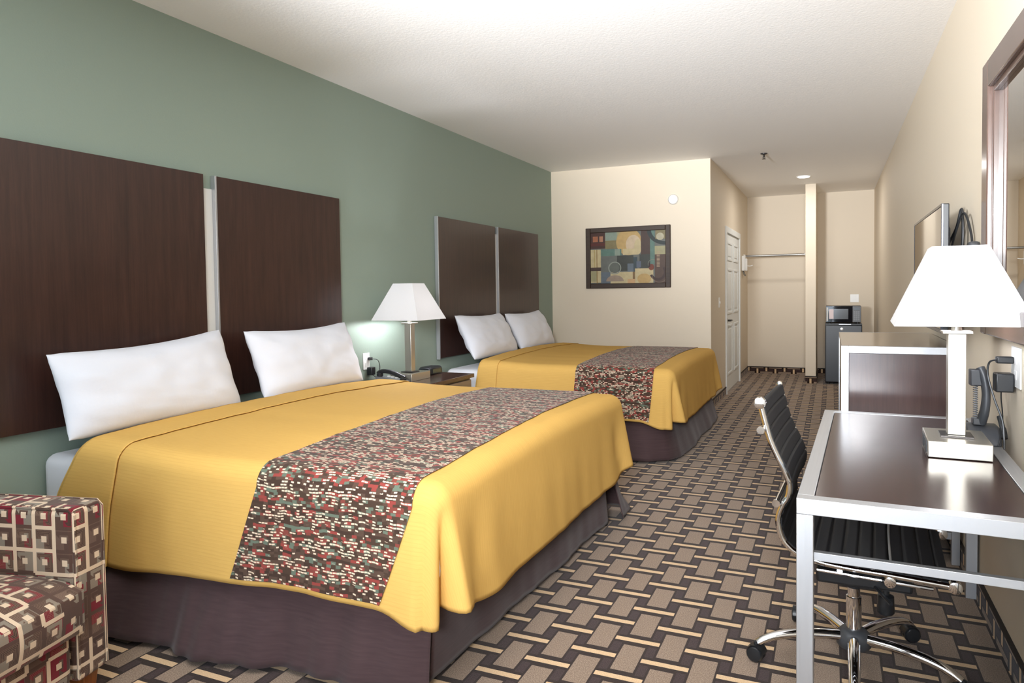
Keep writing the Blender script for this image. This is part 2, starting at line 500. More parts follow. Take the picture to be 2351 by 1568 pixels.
# ------------------------------------------------------------------ headboards
def headboard(label, ys, group):
    """ys: (start, gap start, gap end, end) along the wall"""
    a, g0, g1, b = ys; z0, z1 = .765, 1.963; th = .034
    r = thing('headboard', label, 'headboard', (0, (a + b) / 2, z0), group=group)
    for p, q in ((a, g0), (g1, b)):
        pn = obj('panel', B(((.004, p + .012, z0), (th, q - .002, z1))), HB_WOOD, r, bevel=.0015)
        obj('edge_strip', B(((.002, p, z0 - .01), (th + .001, p + .0115, z1 + .002))), ALU, pn, local=False, bevel=.001, label='brushed aluminium edge strip')
    obj('filler_strip', B(((.002, g0, z0), (.012, g1 - .0005, z1 - .07))), plain('filler_grey', (.62, .62, .60), .5), r, label='pale grey strip between the two panels')
headboard('dark wood two-panel headboard above the bed nearest the armchair', (1.66, 2.718, 2.790, 3.832), 'wall headboards')
headboard('dark wood two-panel headboard above the bed beside the beige wall', (5.112, 6.212, 6.276, 7.318), 'wall headboards')

# ------------------------------------------------------------------ beds
class Bed:
    def __init__(s, y0, y1, xf, seed, slant):
        s.slant = slant; s.y0, s.y1, s.xf, s.seed = y0, y1, xf, seed
        s.r = .075; s.xh = .30 if slant > .1 else .35
        s.NX, s.NY, s.NA = 60, 64, 14
        s.drop = .46
    def ztop(s, x, y):
        c = (y - (s.y0 + s.y1) / 2) / ((s.y1 - s.y0) / 2)
        z = .722 + .03 * (1 - c * c) + .02 * smoothstep(.9, .3, x) - .006 * smoothstep(1.6, 1.95, x)
        return z + .004 * noise.noise(Vector((x * 3, y * 3, s.seed))) + .003 * noise.noise(Vector((x * 1.5, y * 9, s.seed + 4)))
    def path(s):
        """perimeter nodes: (anchor, outward normal, arc position, tag, corner angle)"""
        r = s.r; out = []
        xa = [lerp(s.xh, s.xf - r, i / s.NX) for i in range(s.NX + 1)]
        ya = [lerp(s.y0 + r, s.y1 - r, i / s.NY) for i in range(s.NY + 1)]
        for x in xa: out.append((Vector((x, s.y0 + r, 0)), Vector((0, -1, 0)), 'near', 0))
        for k in range(1, s.NA): out.append((Vector((s.xf - r, s.y0 + r, 0)), Vector((sin(k / s.NA * pi / 2), -cos(k / s.NA * pi / 2), 0)), 'c1', k / s.NA))
        for y in ya: out.append((Vector((s.xf - r, y, 0)), Vector((1, 0, 0)), 'foot', 0))
        for k in range(1, s.NA): out.append((Vector((s.xf - r, s.y1 - r, 0)), Vector((cos(k / s.NA * pi / 2), sin(k / s.NA * pi / 2), 0)), 'c2', k / s.NA))
        for x in reversed(xa): out.append((Vector((x, s.y1 - r, 0)), Vector((0, 1, 0)), 'far', 0))
        return xa, ya, out
    def offset(s, A, Nn, tg, k, w):
        """outward displacement of the hanging cloth at drop fraction w"""
        o = .004 + .02 * w
        q = A.x if tg in ('near', 'far') else A.y
        o += w * (.012 * noise.noise(Vector((q * 3.1, s.seed, w * .7))) + .006 * noise.noise(Vector((q * 9, s.seed + 7, w))))
        # corner folds: a flat flap edge, a deep crease, then the tucked foot panel
        d = None
        if tg in ('c1', 'c2'):
            f = k if tg == 'c1' else 1 - k
            o += w * (.008 * math.exp(-((f - .28) / .16) ** 2) - .085 * math.exp(-((f - .60) / .10) ** 2) + .05 * math.exp(-((f - .92) / .16) ** 2))
        elif tg == 'foot':
            dd = min(A.y - s.y0 - s.r, s.y1 - s.r - A.y)
            o += w * (.045 * math.exp(-(dd / .06) ** 2) - .02 * math.exp(-((dd - .14) / .05) ** 2) * sin(min(1, w * 1.3) * pi) + .012 * math.exp(-((dd - .26) / .08) ** 2))
        else:
            dd = s.xf - s.r - A.x
            o += w * .022 * math.exp(-(dd / .12) ** 2)
            if tg == 'near' : o += w * .01 * math.exp(-((A.x - .54) / .1) ** 2)
        return o
    def hem(s, A, tg, k):
        if tg in ('near', 'far'):
            t = A.x; z = lerp(.262, .312, smoothstep(.3, 1.55, t)) - .042 * smoothstep(1.72, 1.9, t)
        elif tg == 'foot':
            dd = min(A.y - s.y0 - s.r, s.y1 - s.r - A.y); z = .272 + .045 * math.exp(-(dd / .12) ** 2)
        else:
            f = k if tg == 'c1' else 1 - k
            z = lerp(.270, .268, smoothstep(0, .4, f)); z = lerp(z, .317, smoothstep(.42, .62, f))
        return z + .004 * noise.noise(Vector((A.x * 4, A.y * 4, s.seed)))
    def at(s, A, Nn, tg, k, j, NR, NW, lift=0, hem_up=0, swell=None):
        """point j down the profile: 0..NR round the edge, NR..NR+NW hanging"""
        r = s.r; zt = s.ztop(A.x, A.y)
        if j <= NR:
            th = j / NR * pi / 2
            p = A + Nn * (r * sin(th)); z = zt - r * (1 - cos(th))
            p = p + Nn * (.004 * j / NR + lift * sin(th)); z += lift * cos(th); arc = r * th
        else:
            w = (j - NR) / NW; zh = s.hem(A, tg, k) + hem_up
            z = lerp(zt - r, zh, w)
            p = A + Nn * (r + s.offset(A, Nn, tg, k, w) + lift); arc = r * pi / 2 + w * (zt - r - zh)
        if tg in ('near', 'far'): p.x -= s.slant * smoothstep(0, NR + NW * .6, j) * max(0, 1 - (A.x - s.xh) / .30) * (A.x < s.xh + .3)
        return Vector((p.x, p.y, z)), (A.x + Nn.x * arc, A.y + Nn.y * arc)
    def spread(s):
        bm = bmesh.new(); uvl = bm.loops.layers.uv.verify(); UV = {}
        xa, ya, path = s.path(); NR, NW = 7, 22
        top = []
        for y in ya:
            row = []
            for x in xa:
                seam = -.004 * math.exp(-((x - .52) / .008) ** 2)
                v = bm.verts.new((x, y, s.ztop(x, y) + seam)); UV[v] = (x, y); row.append(v)
            top.append(row)
        grid_faces(bm, top)
        anchor = list(top[0]) + [top[0][-1]] * (s.NA - 1) + [r[-1] for r in top] + [top[-1][-1]] * (s.NA - 1) + list(reversed(top[-1]))
        rows = [anchor]
        for j in range(1, NR + NW + 1):
            row = []
            for (A, Nn, tg, k) in path:
                p, uv = s.at(A, Nn, tg, k, j, NR, NW)
                if tg in ('near', 'far') and j > 1:
                    p = p - Nn * (.009 * math.exp(-((A.x - .52) / .012) ** 2) * min(1, j / NR))
                v = bm.verts.new(p); UV[v] = uv; row.append(v)
            rows.append(row)
        # hem lip turned under
        row = []
        for (A, Nn, tg, k), v0 in zip(path, rows[-1]):
            v = bm.verts.new(v0.co - Nn * .010 + Vector((0, 0, .002))); UV[v] = UV[v0]; row.append(v)
        rows.append(row)
        grid_faces(bm, rows)
        for f in bm.faces:
            for l in f.loops: l[uvl].uv = UV[l.vert]
        return bm
    def head_fold(s):
        """thin turned-back band edge at the head of the spread"""
        bm = bmesh.new()
        rows = []
        NR = 7
        pts = []
        for j in range(NR + 12, 0, -1): pts.append(s.at(Vector((s.xh, s.y0 + s.r, 0)), Vector((0, -1, 0)), 'near', 0, j, NR, 22)[0])
        for i in range(s.NY + 1):
            y = lerp(s.y0 + s.r, s.y1 - s.r, i / s.NY); pts.append(Vector((s.xh, y, s.ztop(s.xh, y))))
        for j in range(1, NR + 12): pts.append(s.at(Vector((s.xh, s.y1 - s.r, 0)), Vector((0, 1, 0)), 'far', 0, j, NR, 22)[0])
        tube(bm, pts, .005, 8)
        return bm
    def runner(s, x0, x1, slant=0.0, lift=.0045, hem_up=.020):
        bm = bmesh.new(); uvl = bm.loops.layers.uv.verify(); UV = {}
        NR, NW, NXr = 7, 22, 24; rows = []
        # the cross path: near hem up, over the top, down the far side
        for i in range(NXr + 1):
            q_ = i / NXr; row = []
            def add(p, uv):
                v = bm.verts.new(p); UV[v] = uv; row.append(v)
            xn = lerp(x0, x1, q_)
            for j in range(NR + NW, 0, -1):
                A = Vector((xn - slant * max(0, j - NR) / NW, s.y0 + s.r, 0)); add(*s.at(A, Vector((0, -1, 0)), 'near', 0, j, NR, NW, lift, hem_up))
            for q in range(s.NY + 1):
                y = lerp(s.y0 + s.r, s.y1 - s.r, q / s.NY); x = xn - slant * .85 * smoothstep(0, 1, q / s.NY) * (1 - .35 * q_); add(Vector((x, y, s.ztop(x, y) + lift)), (x, y))
            A = Vector((x, s.y1 - s.r, 0))
            for j in range(1, NR + NW + 1): add(*s.at(A, Vector((0, 1, 0)), 'far', 0, j, NR, NW, lift, hem_up))
            rows.append(row)
        grid_faces(bm, rows)
        for f in bm.faces:
            for l in f.loops: l[uvl].uv = UV[l.vert]
        return bm

def skirt_panel(top, bot, n=60, seed=0, amp=.012, zt=.37, zb=.022, fold=7.0):
    """pleated cloth between a top line and a bottom line (lists of (x, y))"""
    def along(pl, t):
        L = [(Vector(b) - Vector(a)).length for a, b in zip(pl, pl[1:])]; d = t * sum(L)
        for a, b, l in zip(pl, pl[1:], L):
            if d <= l + 1e-9: return Vector(a).lerp(Vector(b), d / l)
            d -= l
        return Vector(pl[-1])
    bm = bmesh.new(); uvl = bm.loops.layers.uv.verify(); UV = {}; rows = []
    for j in range(15):
        w = j / 14; row = []
        for i in range(n + 1):
            t = i / n; a, b = along(top, t), along(bot, t); p = a.lerp(b, w)
            d = (along(bot, min(1, t + .01)) - along(bot, max(0, t - .01))); nn = Vector((d.y, -d.x)).normalized()
            q = p + nn * (w * amp * (1.6 * noise.noise(Vector((t * fold, seed, w * .6))) + .8 * noise.noise(Vector((t * fold * 2.7, seed + 3, w * .4)))))
            z = lerp(zt, zb + .008 * noise.noise(Vector((t * 5, seed, 2))), w)
            v = bm.verts.new((q.x, q.y, z)); UV[v] = (t * 2, z); row.append(v)
        rows.append(row)
    grid_faces(bm, rows)
    for f in bm.faces:
        for l in f.loops: l[uvl].uv = UV[l.vert]
    return bm

def make_bed(y0, y1, xf, seed, lab, skirts, legs, runner_x):
    bd = Bed(y0, y1, xf, seed, .17 if seed < 5 else .04)
    r = thing('bed', lab['bed'], 'bed', (1.0, (y0 + y1) / 2, 0), group='hotel beds')
    m = B(((.006, y0 + .008, .385), (xf - .035, y1 - .02, .662)))
    obj('mattress', m, SHEET, r, bevel=.05, seg=5, label='white sheeted mattress')
    obj('box_spring', B(((.07, y0 + .10, .12), (xf - .15, y1 - .10, .38))), plain('box_spring_cloth', (.02, .017, .018), .9), r, bevel=.02)
    for x, y in legs: obj('leg', lathe(bmesh.new(), [(.03, 0), (.03, .01), (.026, .02), (.026, .13)], (x, y, 0), 14), BLACKP, r)
    for sk in skirts: obj('skirt_panel', skirt_panel(**sk), SKIRT, r, solid=.003, label='dark brown pleated skirt panel')
    sp = obj('bedspread', bd.spread(), GOLD, angle=180); tag(sp, lab['spread'], 'bedspread', 'gold bedspreads')
    obj('folded_edge', bd.head_fold(), GOLD, sp, angle=180)
    obj('turned_band', bd.runner(bd.xh + .004, .52, 0, .003, .004), GOLD, sp, angle=180, solid=.003)
    rn = obj('bed_runner', bd.runner(*runner_x), KNIT, angle=180); tag(rn, lab['runner'], 'bed runner', 'patterned bed runners')
    return bd
Y0, Y1, XF = 1.845, 3.93, 1.965
make_bed(Y0, Y1, XF, 1.3,
    {'bed': 'king bed beside the patterned armchair, dark brown skirt and white sheet',
     'spread': 'gold bedspread on the large front bed beside the armchair',
     'runner': 'red, green and cream knit runner across the front bed by the armchair'},
    [dict(top=[(.1, Y0 + .055), (1.89, Y0 + .06)], bot=[(.1, 1.73), (.6, 1.745), (1.2, 1.80), (1.6, 1.85), (1.862, 1.935)], n=140, seed=2, amp=.034, fold=8),
     dict(top=[(1.89, Y0 + .075), (1.90, 3.70)], bot=[(1.845, Y0 + .10), (1.90, 2.9), (1.93, 3.70)], n=80, seed=5, amp=.008, zb=.035),
     dict(top=[(1.91, 3.78), (1.90, 3.86), (.1, 3.87)], bot=[(1.985, 3.80), (1.97, 4.02), (.7, 3.955), (.1, 3.95)], n=90, seed=8, amp=.012, zb=.03)],
    [(1.885, 3.745), (1.76, 2.1), (.2, 1.99), (.2, 3.75)], (1.225, 1.865, .115))
DYB = 3.385
make_bed(Y0 + DYB, Y1 + DYB, XF + .02, 7.7,
    {'bed': 'king bed by the beige back wall, dark brown skirt reaching the floor',
     'spread': 'gold bedspread on the rear bed under the abstract picture',
     'runner': 'brown and cream knit runner across the rear bed near the white door'},
    [dict(top=[(.1, Y0 + DYB + .055), (1.80, Y0 + DYB + .055), (1.87, Y0 + DYB + .08), (1.905, Y0 + DYB + .15), (1.915, Y1 + DYB - .12), (1.83, Y1 + DYB - .06), (.1, Y1 + DYB - .055)],
          bot=[(.1, 5.15), (1.80, 5.18), (1.93, 5.28), (2.0, 5.42), (2.02, 5.6), (2.02, Y1 + DYB - .1), (1.9, Y1 + DYB + .01), (.1, Y1 + DYB + .02)], n=220, seed=12, amp=.012, fold=16)],
    [(1.85, Y0 + DYB + .2), (1.85, Y1 + DYB - .2), (.2, 5.4), (.2, 7.1)], (1.205, 1.83, .03))

# pillows
def pillow(label, yc, w, h, t, zb, xb, lean, seed, roll=0.0, taper=0.0):
    bm = bmesh.new(); n = 44; rows_f, rows_b = [], []
    def pt(u, v, side):
        pu, pv = u, v
        e = max(0, (1 - abs(u) ** 3.2)) ** .58 * max(0, (1 - abs(v) ** 2.6)) ** .54
        x = u * w / 2 * (1 - .045 * (1 - v * v) * abs(u) ** 3); z = v * h / 2 * (1 - .05 * (1 - u * u) * abs(v) ** 3)
        cr = smoothstep(.80, 1, abs(u)) * smoothstep(.72, 1, abs(v)); x *= 1 - .012 * cr; z *= 1 - .03 * cr
        z += (u + 1) * taper * h / 4 * (v + 1) - taper * h / 2 * (v + 1) * .5
        sag = -.02 * (1 - u * u) * (v > 0) * v
        wr = .012 * noise.noise(Vector((u * 3.2, v * 2.2, seed))) + .005 * noise.noise(Vector((u * 6 + v * 3, v * 5, seed + 2)))
        ed = smoothstep(.55, .95, abs(u)) * .009 * sin(v * 9 + seed * 3 + u * 5)
        y = side * (t / 2 * e + (wr + ed) * e) + .004 * side * (e <= 0)
        return Vector((y, x, z + sag))
    ring = {}
    for side, rows in ((1, rows_f), (-1, rows_b)):
        for i in range(n + 1):
            row = []
            for j in range(n + 1):
                u, v = sin((i / n - .5) * pi * .98) / sin(.49 * pi), sin((j / n - .5) * pi * .98) / sin(.49 * pi)
                edge = i in (0, n) or j in (0, n)
                if edge and (i, j) in ring: row.append(ring[(i, j)]); continue
                vv = bm.verts.new(pt(u, v, side if not edge else 0))
                if edge: ring[(i, j)] = vv
                row.append(vv)
            rows.append(row)
        grid_faces(bm, rows)
    bm.transform(Matrix.Translation((0, 0, h / 2)))
    bm.transform(Matrix.Rotation(roll, 4, 'X'))
    bm.transform(Matrix.Rotation(-lean, 4, 'Y'))
    bm.transform(Matrix.Translation((xb, yc, zb)))
    r = thing('pillow', label, 'pillow', (xb, yc, zb), group='white bed pillows')
    obj('pillowcase', bm, LINEN, r, angle=180)
LN = radians(20)
pillow('wide white pillow leaning on the headboard nearest the armchair', 2.255, .91, .405, .20, .742, .275, LN, 1.0, radians(0), .14)
pillow('white pillow on the front bed, on the side by the lit bedside lamp', 3.30, .88, .415, .19, .746, .275, LN, 2.0, radians(.8))
pillow('white pillow on the rear bed, on the side by the bedside lamp', 5.67, .90, .43, .20, .742, .31, radians(27), 3.0, radians(-.5))
pillow('white pillow on the rear bed, by the beige back wall', 6.66, .90, .42, .19, .742, .31, radians(27), 4.0, radians(.8))

# ------------------------------------------------------------------ nightstand and what stands on it
NZ = .70
r = thing('nightstand', 'dark wood nightstand between the two beds', 'nightstand', (.3, 4.42, 0))
obj('body', B(((.02, 4.02, .04), (.53, 4.72, NZ - .03))), NS_WOOD, r, bevel=.003)
obj('top', B(((.015, 3.995, NZ - .03), (.56, 4.735, NZ))), NS_WOOD, r, bevel=.003)
for z0, z1 in ((.40, .655), (.10, .385)):
    d = obj('drawer', B(((.53, 4.035, z0), (.548, 4.705, z1))), PALE_WOOD, r, bevel=.002, label='paler wood drawer front')
    obj('handle', tube(bmesh.new(), [(.548, 4.33, z1 - .09), (.572, 4.335, z1 - .09), (.572, 4.485, z1 - .09), (.548, 4.49, z1 - .09)], .005, 8), ALU, d)

def table_lamp(label, c, rz, watts, outlets=True):
    x, y, z = c
    r = thing('table_lamp', label, 'lamp', c, rz, 'square table lamps')
    base = obj('base', B(((-.09, -.125, 0), (.09, .125, .053))), NICKEL, r, local=True, bevel=.002)
    for yy in (-.05, .05):
        o = B(((-.093, yy - .034, .008), (-.0895, yy + .034, .046))); obj('outlet', o, DARKP, base, local=True, bevel=.001, label='dark power outlet in the lamp base')
    obj('collar', B(((-.048, -.048, .053), (.048, .048, .060))), NICKEL_D, r, local=True, bevel=.001)
    obj('pole', B(((-.0265, -.0265, .060), (.0265, .0265, .400))), NICKEL, r, local=True, bevel=.002)
    obj('cap', B(((-.044, -.044, .400), (.044, .044, .409))), NICKEL, r, local=True, bevel=.002)
    obj('neck', lathe(bmesh.new(), [(.016, .409), (.016, .425), (.012, .428)], (0, 0, 0), 14), NICKEL, r, local=True)
    obj('bulb', lathe(bmesh.new(), [(.013, .428), (.016, .445), (.028, .472), (.031, .497), (.022, .522), (.004, .530)], (0, 0, 0), 14), emis('lit_bulb', (.93, .93, 1.0), watts), r, local=True)
    bm = bmesh.new(); n = 4
    lo, hi = [], []
    for sx, sy in ((-1, -1), (1, -1), (1, 1), (-1, 1)):
        lo.append(bm.verts.new((sx * .192, sy * .192, .432))); hi.append(bm.verts.new((sx * .080, sy * .080, .690)))
    for k in range(4): bm.faces.new((lo[k], lo[(k + 1) % 4], hi[(k + 1) % 4], hi[k]))
    sh = obj('shade', bm, SHADE, r, local=True, smooth=False, solid=-.002, label='white fabric shade, lit from inside')
    bm = bmesh.new()
    tube(bm, [(-.08, 0, .686), (.08, 0, .686)], .0022, 6); tube(bm, [(0, -.08, .686), (0, .08, .686)], .0022, 6)
    tube(bm, [(0, 0, .530), (0, 0, .69)], .003, 6)
    obj('spider', bm, NICKEL, r, local=True)
    return r
table_lamp('lit square lamp on the nightstand between the beds', (.29, 4.262, NZ), 0, 300)

def phone_body(r, base_pts, mat): pass
# bedside telephone
r = thing('telephone', 'black and grey telephone lying on the nightstand', 'telephone', (.33, 4.02, NZ))
NPX, NPY = .30, 4.02
bm = bmesh.new()
v = [bm.verts.new(c) for c in ((.40, 4.005, NZ), (.40, 4.085, NZ), (.17, 4.085, NZ), (.17, 4.005, NZ), (.40, 4.005, NZ + .018), (.40, 4.085, NZ + .018), (.17, 4.085, NZ + .05), (.17, 4.005, NZ + .05))]
for q in ((0, 1, 2, 3), (4, 5, 6, 7), (0, 1, 5, 4), (1, 2, 6, 5), (2, 3, 7, 6), (3, 0, 4, 7)): bm.faces.new([v[i] for i in q])
obj('base', bm, GREYP, r, bevel=.004)
bm = bmesh.new()
tube(bm, catmull([(.18, 4.025, NZ + .066), (.22, 4.025, NZ + .083), (.29, 4.025, NZ + .078), (.36, 4.025, NZ + .055), (.40, 4.025, NZ + .040)], 5), .016, 10)
lathe(bm, [(.006, 0), (.022, .004), (.024, .02), (.016, .03)], (.195, 4.025, NZ + .044), 12); lathe(bm, [(.006, 0), (.022, .004), (.024, .016), (.016, .024)], (.385, 4.025, NZ + .022), 12)
obj('handset', bm, BLACKP, r)
bm = bmesh.new()
for i in range(3):
    for j in range(4): box(bm, (.23 + j * .032, 4.058 + i * .0085, NZ + .030), (.245 + j * .032, 4.064 + i * .0085, NZ + .0465 - j * .0045))
obj('keypad', bm, WHITEP, r)

r = thing('clock_radio', 'small black clock radio on the nightstand beside the rear bed', 'clock radio', (.20, 4.60, NZ))
bm = bmesh.new(); prof = [(.07, .0), (.07, .02), (.066, .045), (.05, .055), (-.03, .055), (-.045, .04), (-.045, 0)]
rows = []
for yy, k in ((4.51, .86), (4.525, 1), (4.675, 1), (4.69, .86)):
    rows.append([bm.verts.new((.24 + a * k, yy, NZ + .004 + b * k)) for a, b in prof])
for a, b in zip(rows, rows[1:]):
    for k in range(len(a)): bm.faces.new((a[k], a[(k + 1) % len(a)], b[(k + 1) % len(a)], b[k]))
bm.faces.new(rows[0]); bm.faces.new(rows[-1][::-1])
obj('body', bm, BLACKP, r, bevel=.002)
obj('display', B(((.3095, 4.54, NZ + .012), (.312, 4.66, NZ + .042))), plain('clock_window', lin(70, 78, 66), .15), r, label='greenish clock display')
r = thing('remote_control', 'black remote control on the nightstand behind the lamp', 'remote control', (.10, 4.45, NZ))
obj('body', B(((.075, 4.40, NZ), (.115, 4.50, NZ + .022))), BLACKP, r, bevel=.006)
obj('buttons', B(*[((.083 + a * .011, 4.415 + b * .013, NZ + .022), (.090 + a * .011, 4.423 + b * .013, NZ + .0245)) for a in range(3) for b in range(6)]), GREYP, r)

def outlet_plate(label, c, normal, w=.075, h=.118, name='wall_outlet', cat='outlet', toggles=False):
    """c centre on the wall; normal: '+X', '-X', '-Y'"""
    x, y, z = c
    r = thing(name, label, cat, c)
    def bx(u0, u1, z0, z1, d0, d1):
        if normal == '+X': return ((x + d0, y + u0, z + z0), (x + d1, y + u1, z + z1))
        if normal == '-X': return ((x - d1, y + u0, z + z0), (x - d0, y + u1, z + z1))
        return ((x + u0, y - d1, z + z0), (x + u1, y - d0, z + z1))
    obj('plate', B(bx(-w / 2, w / 2, -h / 2, h / 2, .0005, .006)), WHITEP, r, bevel=.0015)
    if toggles: obj('toggle', B(bx(-.006, .006, -.014, .014, .006, .016)), WHITEP, r, bevel=.001)
    else:
        for dz in (-.026, .026):
            obj('socket', B(bx(-.017, .017, dz - .015, dz + .015, .006, .0075)), WHITEP, r, bevel=.001)
    return r
outlet_plate('white outlet plate behind the nightstand telephone', (0, 4.13, .835), '+X', .075, .12)
r = thing('power_adapter', 'black adapter plugged in behind the nightstand telephone', 'adapter', (.03, 4.15, .80))
obj('body', B(((.009, 4.128, .735), (.05, 4.176, .792))), BLACKP, r, bevel=.004)
obj('cord', tube(bmesh.new(), catmull([(.03, 4.16, .736), (.05, 4.17, .72), (.09, 4.14, .708), (.13, 4.10, .712), (.165, 4.06, .715)], 6), .0025, 6), BLACKP, r)
r = thing('power_plug', 'small black plug above the bedside adapter with looping cord', 'plug', (.02, 4.15, .85))
obj('body', B(((.009, 4.138, .842), (.034, 4.168, .862))), BLACKP, r, bevel=.003)
obj('cord', tube(bmesh.new(), catmull([(.034, 4.153, .852), (.06, 4.19, .84), (.06, 4.215, .79), (.05, 4.22, .73), (.07, 4.23, .7045), (.16, 4.235, .7035)], 6), .0025, 6), BLACKP, r)

# ------------------------------------------------------------------ armchair
AR = radians(13)
r = thing('armchair', 'armchair in geometric brown, red and cream fabric beside the front bed', 'armchair', (.858, 1.535, 0), AR)
# local axes: +x front, +y towards the bed
def soft(a, b, cuts=6):
    bm = B((a, b)); bmesh.ops.subdivide_edges(bm, edges=bm.edges[:], cuts=cuts, use_grid_fill=True); return bm
AW, AD, AH = .125, .80, .655
for y0, y1 in ((-AW, 0), (-.80, -.80 + AW)):
    obj('armrest', B(((-AD, y0, .095), (0, y1, AH))), CHAIRF, r, local=True, bevel=.022, seg=4, boxuv=True)
obj('base', B(((-AD + .02, -.80 + AW + .002, .095), (-.012, -AW - .002, .275))), CHAIRF, r, local=True, bevel=.03, seg=4, boxuv=True)
bm = soft((-AD + .22, -.80 + AW + .004, .275), (.035, -AW - .004, .435), 8)
for v in bm.verts:
    t = (v.co.x + AD - .22) / (AD - .185); q = (v.co.y + .4) / .27
    if v.co.z > .36: v.co.z += .022 * (1 - min(1, q * q)) * (1 - (2 * t - 1) ** 4) - .03 * max(0, t - .85) / .15
    if t > .99: v.co.x += .02 * (1 - ((v.co.z - .355) / .085) ** 2) * (1 - min(1, q ** 4))
obj('seat_cushion', bm, CHAIRF, r, local=True, bevel=.03, seg=4, boxuv=True)
bm = soft((-AD, -.80 + AW + .003, .28), (-AD + .2, -AW - .003, .86), 6)
for v in bm.verts: v.co.x -= (v.co.z - .28) * .14
obj('backrest', bm, CHAIRF, r, local=True, bevel=.03, seg=4, boxuv=True)
for x, y in ((-.05, -.055), (-.05, -.745), (-.75, -.055), (-.75, -.745)):
    bm = bmesh.new(); lo = [bm.verts.new((x + a * .02, y + b * .02, 0)) for a, b in ((-1, -1), (1, -1), (1, 1), (-1, 1))]
    hi = [bm.verts.new((x + a * .03, y + b * .03, .095)) for a, b in ((-1, -1), (1, -1), (1, 1), (-1, 1))]
    for k in range(4): bm.faces.new((lo[k], lo[(k + 1) % 4], hi[(k + 1) % 4], hi[k]))
    bm.faces.new(lo[::-1]); bm.faces.new(hi)
    obj('leg', bm, ORANGE_WOOD, r, local=True, bevel=.002, label='orange-brown tapered wooden foot')
bm = bmesh.new()
for y0, y1 in ((-AW, 0), (-.80, -.80 + AW)):
    for y in (y0 + .006, y1 - .006):
        tube(bm, [(-.004, y, .11), (-.004, y, AH - .02), (-.02, y, AH - .004), (-AD + .02, y, AH - .004)], .005, 8)
obj('piping', bm, CHAIRF, r, local=True, boxuv=True)

# ------------------------------------------------------------------ desk
DR = radians(-2.2)
r = thing('desk', 'metal-framed desk with dark wood top against the wall', 'desk', (2.979, 1.982, 0), DR)
DX, DYL, DZ, FW = .592, 1.495, .76, .042
top = bmesh.new()
obj('tabletop', B(((FW + .002, FW + .002, DZ - .022), (DX - FW - .002, DYL - FW - .002, DZ - .002))), DESK_WOOD, r, local=True, bevel=.0008, label='glossy dark wood top panel')
fr = B(((0, 0, DZ - FW), (DX, FW, DZ)), ((0, DYL - FW, DZ - FW), (DX, DYL, DZ)), ((0, FW, DZ - FW), (FW, DYL - FW, DZ)), ((DX - FW, FW, DZ - FW), (DX, DYL - FW, DZ)))
obj('top_frame', fr, ALUX, r, local=True, bevel=.0015)
for x in (0, DX - FW):
    for y in (0, DYL - FW):
        obj('leg', B(((x, y, 0), (x + FW, y + FW, DZ - FW - .0005))), ALU, r, local=True, bevel=.0015)
for y in (0, DYL - FW):
    obj('crossbar', B(((FW + .0005, y + .011, .594), (DX - FW - .0005, y + .031, .616))), ALUX, r, local=True, bevel=.001)

# desk lamp
table_lamp('large lit square lamp on the metal-framed desk', (3.449, 2.738, DZ), DR, 60)

# desk telephone: cradle base with an upright handset
r = thing('desk_telephone', 'grey desk telephone with handset standing upright behind the lamp', 'telephone', (3.56, 2.97, DZ))
bm = bmesh.new()
prof = [(2.86, 0), (3.10, 0), (3.10, .012), (3.03, .045), (2.97, .062), (2.91, .060), (2.875, .035)]
rows = []
for x, k in ((3.505, .94), (3.512, 1), (3.600, 1), (3.607, .94)):
    rows.append([bm.verts.new((x, 2.97 + (a - 2.97) * k, DZ + .001 + b * k)) for a, b in prof])
for a, b in zip(rows, rows[1:]):
    for k in range(len(a)): bm.faces.new((a[k], a[(k + 1) % len(a)], b[(k + 1) % len(a)], b[k]))
bm.faces.new(rows[0]); bm.faces.new(rows[-1][::-1])
obj('base', bm, DARKP, r, bevel=.004)
bm = bmesh.new()
hp = catmull([(3.552, 2.925, DZ + .070), (3.560, 2.905, DZ + .12), (3.563, 2.900, DZ + .18), (3.556, 2.905, DZ + .235), (3.545, 2.915, DZ + .268)], 6)
tube(bm, hp, [.017 + .004 * abs(i / (len(hp) - 1) - .5) * 2 for i in range(len(hp))], 12, True, .8)
box(bm, (3.515, 2.895, DZ + .205), (3.552, 2.94, DZ + .262)); box(bm, (3.525, 2.905, DZ + .064), (3.56, 2.945, DZ + .088))
obj('handset', bm, DARKP, r, bevel=.004)
bm = bmesh.new(); pts = []
for i in range(90):
    t = i / 89; pts.append((3.535 + .007 * cos(i * 1.26), 2.925 + .007 * sin(i * 1.26), DZ + .075 + t * .14))
tube(bm, pts, .002, 5)
obj('coiled_cord', bm, GREYP, r)
bm = bmesh.new()
for i in range(4):
    for j in range(3): box(bm, (3.525 + j * .022, 3.035 + i * .014, DZ + .03 - i * .0075), (3.540 + j * .022, 3.044 + i * .014, DZ + .0485 - i * .0075))
obj('keypad', bm, WHITEP, r)
tag(obj('note_card', B(((3.505, 2.925 - .06, DZ + .001), (3.53, 2.925 - .015, DZ + .012))), WHITEP, bevel=.001), 'small white card between the desk lamp and the telephone', 'card')

